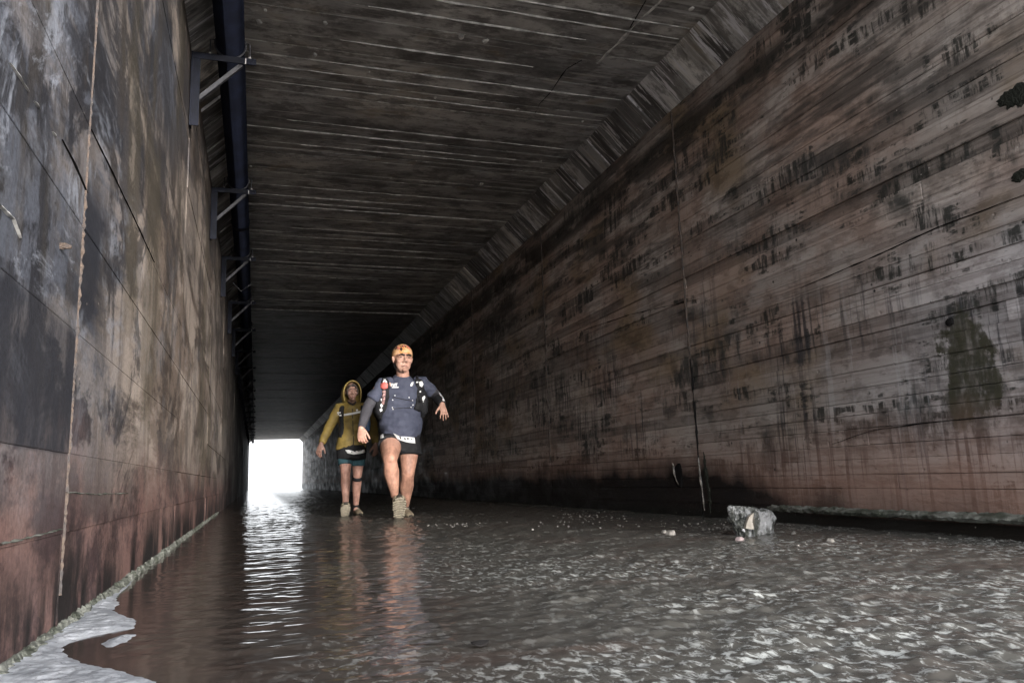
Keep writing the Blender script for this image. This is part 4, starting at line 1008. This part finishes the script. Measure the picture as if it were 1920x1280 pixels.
# vest pack
vest = empty('vest_pack_anchor') if False else None
qb = MB()
qb.tube([A(755, 715, 0.24), A(754, 735, 0.28), A(753, 758, 0.28), A(753, 775, 0.24)], [(0.12, 0.06), (0.16, 0.085), (0.165, 0.085), (0.15, 0.06)], 18, cap=0.4)
def flat_band(qb_, bvh_, path, ws, th, back=None, lift=0.010):
    """a padded band lying on the cloth, turned to the surface it lies on"""
    P0 = []; N0 = []
    for (x, y) in path:
        q, n_ = cast(bvh_, x, y)
        if q is not None:
            if n_.dot(ray(x, y)) > 0: n_ = -n_
            P0.append(q+n_*lift); N0.append(n_)
    av = sum(N0, Vector())/len(N0); N0 = [(n_*0.35+av.normalized()*0.65).normalized() for n_ in N0]
    W0 = list(ws[:len(P0)])
    if back is not None:
        P0 = [back, P0[0]+Vector((0, 0.05, 0.02))]+P0; N0 = [N0[0], N0[0]]+N0; W0 = [ws[0]*0.8, ws[0]*0.9]+W0
    hs_ = []
    for i in range(len(P0)):
        t_ = (P0[min(i+1, len(P0)-1)]-P0[max(i-1, 0)]).normalized(); hs_.append(t_.cross(N0[i]))
    for i in range(1, len(hs_)):
        if hs_[i].dot(hs_[i-1]) < 0: hs_[i] = -hs_[i]
    qb_.tube(P0, [(w_, th) for w_ in W0], 12, hint=hs_, cap=0.4)
def strap(path, ws, back, par_list, th=0.022):
    flat_band(qb, bv, path, ws, th, back[0])
st1 = strap([(724, 706), (722, 715), (721.5, 728), (720.5, 742), (718, 757), (716, 772)], [0.040, 0.050, 0.058, 0.066, 0.074, 0.066], [A(728, 716, 0.22)], None)
st2 = strap([(782, 704), (784, 713), (787, 726), (788, 740), (787, 755), (785, 770)], [0.040, 0.050, 0.058, 0.066, 0.074, 0.066], [A(780, 716, 0.22)], None)
# side wings of the vest below the arms
def wing(path, back):
    pts = pads(bv, path, 0.004)+[back]
    qb.tube(pts, [(0.05, 0.014)]*(len(pts)-1)+[(0.05, 0.02)], 10, hint=Vector((0, 0, 1)), cap=0.4)
wing([(722, 766), (717, 766), (714, 765)], A(719, 760, 0.2))
wing([(783, 764), (788, 764), (792, 763)], A(787, 758, 0.2))
qb.tube([A(711, 738, 0.06), A(709.5, 754, 0.05), A(710, 772, 0.06), A(713, 781, 0.08)], [(0.030, 0.06), (0.042, 0.075), (0.046, 0.08), (0.03, 0.06)], 12, cap=0.5)
qb.tube([A(793, 734, 0.06), A(795, 752, 0.05), A(794, 770, 0.06), A(790, 779, 0.08)], [(0.030, 0.06), (0.042, 0.075), (0.044, 0.08), (0.03, 0.06)], 12, cap=0.5)
vest = qb.fused('vest_pack', M_blackc, None, 0.006, 2, 0.004, 22, 9)
bvv = bvh_of(vest, shirt, shorts, slv, slv2, cuff)
P_ = man
face_bits(P_, Lh, R3, HS, 0.0095)
pack = P_.add(vest); 
def st(name, pix, mat, par=None, bv_=None, th=0.004):
    o_ = sticker(name, pix, bv_ or bvv, mat, th)
    if o_ is not None: P_.add(o_, par)
    return o_
Q = lambda lst, sx=3.459, ox=560, oy=620: [(ox+x/sx, oy+y/sx) for x, y in lst]
sh_o = P_.add(shirt)
# soft flasks and prints on the straps
for path, mat, nm in (([(720.5, 733), (719.5, 745), (717.5, 757)], M_pinkp, 'soft_flask'), ([(788, 742), (787.5, 753)], M_blackc, 'soft_flask')):
    pts = pads(bvv, path, 0.006); P_.add(MB().tube(pts, [(0.017, 0.014)]*len(pts), 12, cap=0.6).build(nm, mat, None, True), pack)
st('red_patch', Q([(532, 340), (560, 328), (580, 345), (578, 372), (552, 380), (530, 368)]), M_redp, pack)
st('white_label', Q([(550, 312), (566, 312), (574, 336), (545, 336)]), M_white, pack)
for q in ([(528, 480), (540, 470), (548, 488), (536, 500)], [(524, 508), (540, 500), (544, 516), (530, 526)], [(532, 440), (546, 436), (548, 452), (536, 456)],
          [(762, 278), (776, 278), (776, 294), (762, 294)], [(780, 330), (800, 326), (810, 345), (800, 366), (784, 356)], [(762, 330), (776, 328), (776, 336), (762, 338)],
          [(800, 432), (818, 418), (822, 432), (812, 452), (802, 452)], [(784, 390), (794, 388), (794, 398), (784, 400)], [(806, 456), (812, 454), (812, 462), (806, 462)],
          [(558, 268), (574, 266), (580, 278), (564, 280)], [(750, 260), (788, 257), (788, 264), (752, 267)]):
    st('white_label', Q(q), M_white, pack)
for (x, y) in ((624, 419), (610, 448), (608, 497), (612, 508), (716, 432), (738, 452), (741, 480), (728, 496)):
    q, n_ = cast(bvv, 560+x/3.459, 620+y/3.459)
    if q is not None: P_.add(MB().ball(q, 0.0065, n=8).build('toggle', M_white, None, True), pack)
for a_, b_ in (((612, 430), (738, 455)), ((612, 505), (728, 498))):
    pts = pads(bvv, [(560+(a_[0]+(b_[0]-a_[0])*k/6)/3.459, 620+(a_[1]+(b_[1]-a_[1])*k/6)/3.459) for k in range(7)], 0.003)
    P_.add(MB().tube(pts, [0.004]*len(pts), 6).build('sternum_cord', M_blackc, None, True), pack)
# chest logo (white lettering shapes over a bar) and oval badge
for q in ([(596, 342), (603, 340), (607, 356), (601, 360)], [(606, 342), (612, 338), (618, 352), (624, 338), (630, 340), (621, 362), (611, 360)], [(628, 342), (640, 336), (638, 346), (634, 360), (628, 360)], [(604, 363), (648, 362), (648, 369), (604, 371)]):
    st('shirt_logo', Q(q), M_white, sh_o, None, 0.003)
st('shirt_badge', Q([(724, 350), (732, 334), (744, 330), (744, 344), (736, 358), (726, 360)]), M_white, sh_o, None, 0.003)
P_.add(shorts)
bib = st('race_bib', Q([(612, 662), (640, 684), (700, 686), (752, 692), (757, 730), (700, 722), (640, 702)]), M_white, None, None, 0.006)
bb = bvh_of(shirt, shorts)
for q in ([(652, 684), (662, 686), (668, 704), (660, 702)], [(684, 690), (692, 691), (696, 708), (686, 708)], [(700, 692), (716, 694), (714, 704), (704, 704)], [(728, 696), (738, 696), (736, 708), (728, 706)]):
    st('bib_number', Q(q), M_ink, bib, None, 0.009)
st('race_bib', Q([(530, 676), (548, 668), (552, 690), (528, 700)]), M_white, None, None, 0.006)
sl_o = P_.add(slv); 
for q in ([(426, 452), (436, 448), (444, 470), (420, 472)], [(392, 568), (402, 566), (408, 580), (392, 592)]): st('white_print', Q(q), M_white, sl_o)
P_.add(slv2); cu = P_.add(cuff)
for q in ([(908, 398), (922, 402), (930, 424), (918, 420)], [(924, 418), (944, 428), (956, 456), (940, 452)], [(930, 440), (940, 444), (944, 456), (934, 452)]): st('white_print', Q(q), M_white, cu)
body = P_.add(skin_o)
cap.location = cap_off-man.base; cap.parent = man.root
q = MB().tube([Lh(0.074, 0.0, -0.03), Lh(0.068, 0.03, -0.075), Lh(0.048, 0.062, -0.112), Lh(0.01, 0.078, -0.124)], [0.0035]*4, 6)
P_.add(q.build('chin_strap', M_blackc, None, True))
# dark diamond on the cap front
bcap = BVHTree.FromPolygons([v_.co+cap_off for v_ in cap.data.vertices], [p.vertices[:] for p in cap.data.polygons])
for nm, pix in (('cap_print', [(752.3, 650.5), (755, 653.5), (752.6, 659), (749.5, 654)]), ('cap_print', [(758, 649), (760, 647.5), (763, 651.5), (760, 651)]), ('cap_print', [(741, 652), (744, 649), (745, 652), (742, 656)]), ('cap_print', [(750.5, 645), (753, 643.6), (753.4, 647), (751, 647.4)])):
    o_ = sticker(nm, pix, bcap, M_ink, 0.003)
    if o_: 
        for v_ in o_.data.vertices: v_.co -= cap_off
        o_.parent = cap
hl = Vector((A(745.5, 972).x, 7.53, 0.0))
shoe(man, hl, (-0.10, -0.70, 0.70), (0, 0.72, 0.70), 0.29, True, 1.32)
P_.add(MB().tube([an+Vector((0, 0.0, 0.055)), an, an+Vector((0.005, 0.0, -0.05))], [0.041, 0.043, 0.046], 14, cap=0.1).build('sock', M_blackc, None, True))
hl2 = Vector((an2.x-0.01, an2.y+0.07, -0.012))
shoe(man, hl2, (0.12, -1, -0.02), (0, 0, 1), 0.28, False)
P_.add(MB().tube([an2+Vector((0, 0.0, 0.03)), an2+Vector((0, -0.01, -0.03))], [0.041, 0.044], 14, cap=0.1).build('sock', M_blackc, None, True))

# ---- the person in the hooded jacket behind
y0 = 8.66
wom = Person(Vector((A(658, 967).x, y0, 0)))
tag(wom.root, 'person behind in an olive yellow hooded jacket, teal and black shorts and black knee strap', 'person')
HS2 = 0.92
hc2 = A(659.5, 736, -0.0); R32 = head_frame((0.03, -1, 0.06), (0, 0, 1))
mb = MB(); Lw = head(mb, hc2, R32, HS2, 0.93, 0.82)
mb.tube([A(660, 764, 0.05), A(660, 752, 0.02)], [0.05, 0.05], 12)
mb.tube([A(659, 852, 0.06), A(659, 830, 0.06), A(659, 800, 0.05), A(660, 775, 0.05), A(660, 762, 0.05)], [(0.13, 0.095), (0.13, 0.1), (0.115, 0.09), (0.135, 0.09), (0.09, 0.07)], 16)
s1_, e1_, w1_ = A(637, 764, 0.06), A(620, 796, 0.09), A(602, 832, 0.02)
mb.tube([A(648, 763, 0.05), s1_, s1_.lerp(e1_, 0.6), e1_], [0.05, 0.05, 0.04, 0.036], 12)
mb.tube([e1_, e1_.lerp(w1_, 0.4), w1_], [0.036, 0.035, 0.025], 12)
hand(mb, w1_, A(596, 852, 0.0)-w1_, (0.6, 0.7, 0.2), 0.95, 0.06, 0.45, 1, 0.5)
s2_, e2_, w2_ = A(684, 764, 0.06), A(699, 795, 0.10), A(704, 832, 0.04)
mb.tube([A(672, 763, 0.05), s2_, s2_.lerp(e2_, 0.6), e2_], [0.05, 0.05, 0.04, 0.036], 12)
mb.tube([e2_, e2_.lerp(w2_, 0.4), w2_], [0.036, 0.035, 0.025], 12)
hand(mb, w2_, A(705, 850, 0.02)-w2_, (-0.5, 0.8, 0.1), 0.95, 0.06, 0.5, -1, 0.5)
h1, k1, a1 = A(647.5, 850, 0.05), A(648, 884, 0.0), A(648, 945, 0.02)
mb.tube([h1, h1.lerp(k1, 0.5), k1], [0.082, 0.072, 0.055], 14); mb.tube([k1, k1.lerp(a1, 0.14), k1.lerp(a1, 0.35)+Vector((0, 0.014, 0)), k1.lerp(a1, 0.7), a1], [0.055, 0.050, 0.054, 0.040, 0.032], 14)
mb.ball(k1+Vector((0, -0.022, 0)), 0.038, 0.034, 0.044); mb.tube([a1, a1+Vector((0, -0.02, -0.06))], [0.033, 0.033], 10)
h2, k2, a2 = A(671.5, 850, 0.07), A(670.5, 886, 0.08), A(667, 948, 0.26)
mb.tube([h2, h2.lerp(k2, 0.5), k2], [0.078, 0.068, 0.052], 14); mb.tube([k2, k2.lerp(a2, 0.14), k2.lerp(a2, 0.35)+Vector((0, 0.016, 0)), k2.lerp(a2, 0.7), a2], [0.052, 0.047, 0.052, 0.039, 0.032], 14)
mb.ball(k2+Vector((0, -0.022, 0)), 0.036, 0.032, 0.042); mb.tube([a2, a2+Vector((0, -0.03, -0.05))], [0.033, 0.033], 10)
skin_w = mb.fused('body', M_skin2, None, 0.0055, 2)
jb = MB()
jb.tube([A(658, 842, 0.06), A(658, 834, 0.06), A(658.5, 820, 0.06), A(659, 805, 0.055), A(659.5, 788, 0.05), A(660, 774, 0.05), A(660, 765, 0.05), A(660, 757, 0.06)],
        [(0.166, 0.128), (0.164, 0.126), (0.150, 0.12), (0.136, 0.112), (0.148, 0.116), (0.150, 0.108), (0.122, 0.095), (0.075, 0.075)], 22, cap=0.12)
jb.tube([A(650, 763, 0.05), s1_, s1_.lerp(e1_, 0.6), e1_, e1_.lerp(w1_, 0.5), w1_.lerp(e1_, 0.06)], [0.058, 0.064, 0.057, 0.054, 0.049, 0.040], 14, cap=0.1)
jb.tube([A(670, 763, 0.05), s2_, s2_.lerp(e2_, 0.6), e2_, e2_.lerp(w2_, 0.5), w2_.lerp(e2_, 0.06)], [0.058, 0.064, 0.057, 0.054, 0.049, 0.040], 14, cap=0.1)
jacket = jb.fused('jacket', M_jacket, None, 0.0065, 3, 0.006, 13.0, 7)
# hood: an open shell round the head
v_ = []; f_ = []; nj = 22; ni = 10
for i in range(ni+1):
    u = i/ni                                       # 0 at the face opening, 1 at the back of the head
    for j in range(nj+1):
        a_ = math.radians(-125+250*j/nj)           # 0 is the crown
        rx = 0.100+0.014*math.sin(u*math.pi); rz = 0.128
        y = 0.075-0.205*u
        k = math.sqrt(max(0.0, 1-max(0, (u-0.45)/0.55)**2))
        low = -0.03*(abs(a_)/2.18)**2
        v_.append(hc2+R32 @ (Vector((rx*k*math.sin(a_), y+0.03*(1-math.cos(a_))*(1-u)*-0.6, (rz*k*math.cos(a_) if math.cos(a_) > 0 else 0.150*math.cos(a_)*(0.6+0.4*k))+0.0+low))*1.0))
for i in range(ni):
    for j in range(nj):
        q = i*(nj+1)+j; f_.append((q, q+1, q+nj+2, q+nj+1))
hood = link('hood', mesh('hood', v_, f_, True), M_jacket)
bm = bmesh.new(); bm.from_mesh(hood.data); bmesh.ops.recalc_face_normals(bm, faces=bm.faces); bmesh.ops.solidify(bm, geom=bm.faces[:], thickness=0.012); bm.to_mesh(hood.data); bm.free()
hair_collar_shade = MB()
hair_collar_shade.tube([Lw(-0.062, 0.055, -0.03), Lw(-0.064, 0.06, 0.03), Lw(-0.035, 0.078, 0.072), Lw(0, 0.082, 0.08), Lw(0.035, 0.078, 0.072), Lw(0.064, 0.06, 0.03), Lw(0.062, 0.055, -0.03)], [(0.012, 0.02)]*7, 10)
hair_collar_shade.tube([Lw(-0.045, 0.03, -0.12), Lw(-0.02, 0.05, -0.145), Lw(0.0, 0.054, -0.15), Lw(0.02, 0.05, -0.145), Lw(0.045, 0.03, -0.12)], [0.010, 0.013, 0.015, 0.013, 0.010], 10)  # dark roll under the chin, drawing the shade inside the open collar
sb = MB()
sb.tube([A(659, 860, 0.05), A(659, 850, 0.05), A(659, 836, 0.055)], [(0.160, 0.132), (0.162, 0.134), (0.156, 0.125)], 20, cap=0.15)
ov = sb.fused('overshorts', M_blackc, None, 0.007, 2, 0.004, 14, 2)
sb = MB()
sb.tube([A(647.5, 848, 0.05), A(647.5, 862, 0.035), A(647.8, 871, 0.02)], [0.086, 0.086, 0.083], 16, cap=0.1)
sb.tube([A(671.5, 848, 0.07), A(671.5, 862, 0.07), A(671, 872, 0.075)], [0.082, 0.082, 0.079], 16, cap=0.1)
teal = sb.fused('shorts', M_teal, None, 0.007, 2, 0.003, 16, 4)
bw = bvh_of(jacket, ov, teal)
qb = MB()
qb.tube([A(660, 770, 0.21), A(660, 790, 0.24), A(660, 812, 0.22)], [(0.10, 0.05), (0.135, 0.07), (0.12, 0.05)], 16, cap=0.4)
for path, bk in (([(641, 764), (640.5, 775), (641, 790), (641.5, 803), (640, 814)], A(645, 768, 0.17)), ([(679, 764), (680, 775), (680, 790), (679.5, 803), (681, 814)], A(676, 768, 0.17))):
    flat_band(qb, bw, path, [0.03]*8, 0.014, bk, 0.008)
for path, bk in (([(640, 814), (636, 816)], A(638, 812, 0.15)), ([(680, 814), (684, 816)], A(682, 812, 0.15))):
    pts = pads(bw, path, 0.004)+[bk]; qb.tube(pts, [(0.035, 0.012)]*len(pts), 10, hint=Vector((0, 0, 1)), cap=0.4)
vw = qb.fused('vest_pack', M_blackc, None, 0.006, 2, 0.003, 22, 3)
bw2 = bvh_of(jacket, ov, teal, vw)
P_ = wom
face_bits(P_, Lw, R32, HS2, 0.0045)
jk = P_.add(jacket); P_.add(hood); P_.add(hair_collar_shade.build('hair_collar_shade', M_brow, None, True)); P_.add(ov); P_.add(teal); vk = P_.add(vw)
W = lambda lst: [(580+x/7.11, 700+y/7.11) for x, y in lst]
pts = pads(bw2, [(580+x/7.11, 700+y/7.11) for x, y in ((462, 552), (510, 545), (560, 538), (620, 525), (680, 512), (700, 508))], 0.004)
P_.add(MB().tube(pts, [(0.006, 0.0115)]*len(pts), 8, hint=Vector((0, 1, 0)), cap=0.3).build('sternum_strap', M_white, None, True), vk)
for q in ([(370, 515), (420, 512), (420, 528), (372, 530)], [(400, 548), (428, 548), (428, 566), (402, 566)], [(620, 480), (645, 474), (652, 496), (625, 502)], [(378, 535), (395, 535), (395, 552), (380, 552)]):
    st('white_label', W(q), M_white, vk, bw2)
pts = pads(bw2, [(660.5, 766), (661, 775), (661.5, 790), (662, 805), (662.5, 820), (663, 838)], 0.001)
P_.add(MB().tube(pts, [(0.004, 0.003)]*len(pts), 6).build('zip', M_blackc, None, True), jk)
bib = st('race_bib', W([(478, 1018), (520, 1016), (600, 1035), (735, 1012), (745, 1050), (680, 1068), (590, 1078), (510, 1062)]), M_white, None, bw2, 0.006)
for q in ([(585, 1032), (600, 1028), (630, 1042), (610, 1046)], [(560, 1040), (568, 1038), (572, 1054), (562, 1052)], [(640, 1030), (700, 1020), (700, 1028), (645, 1038)]): st('bib_number', W(q), M_ink, bib, bw2, 0.009)
pts = [A(699, 777, -0.02), A(697, 790, -0.04), A(695, 806, -0.04)]
P_.add(MB().tube([A(689, 782, -0.07), A(690, 795, -0.08), A(689, 806, -0.08)], [0.026, 0.028, 0.026], 12).build('blue_flask', M_blue, None, True), vk)
P_.add(skin_w)
kk = k2.lerp(a2, 0.17)
P_.add(MB().tube([k2.lerp(a2, 0.10)+Vector((0, 0.006, 0)), k2.lerp(a2, 0.20)+Vector((0, 0.008, 0))], [0.056, 0.055], 16, cap=0.1).build('knee_strap', M_blackc, None, True))
shoe(wom, Vector((A(646, 970).x, 8.62, 0.0)), (-0.05, -0.86, 0.5), (0, 0.5, 0.86), 0.245, True, 1.25)
P_.add(MB().tube([a1+Vector((0, 0, 0.02)), a1+Vector((0, -0.01, -0.04))], [0.037, 0.041], 14, cap=0.1).build('sock', M_blackc, None, True))
shoe(wom, Vector((a2.x, a2.y+0.06, -0.012)), (0.14, -1, 0), (0, 0, 1), 0.245, False)
P_.add(MB().tube([a2+Vector((0, 0, 0.02)), a2+Vector((0, -0.01, -0.04))], [0.037, 0.041], 14, cap=0.1).build('sock', M_blackc, None, True))
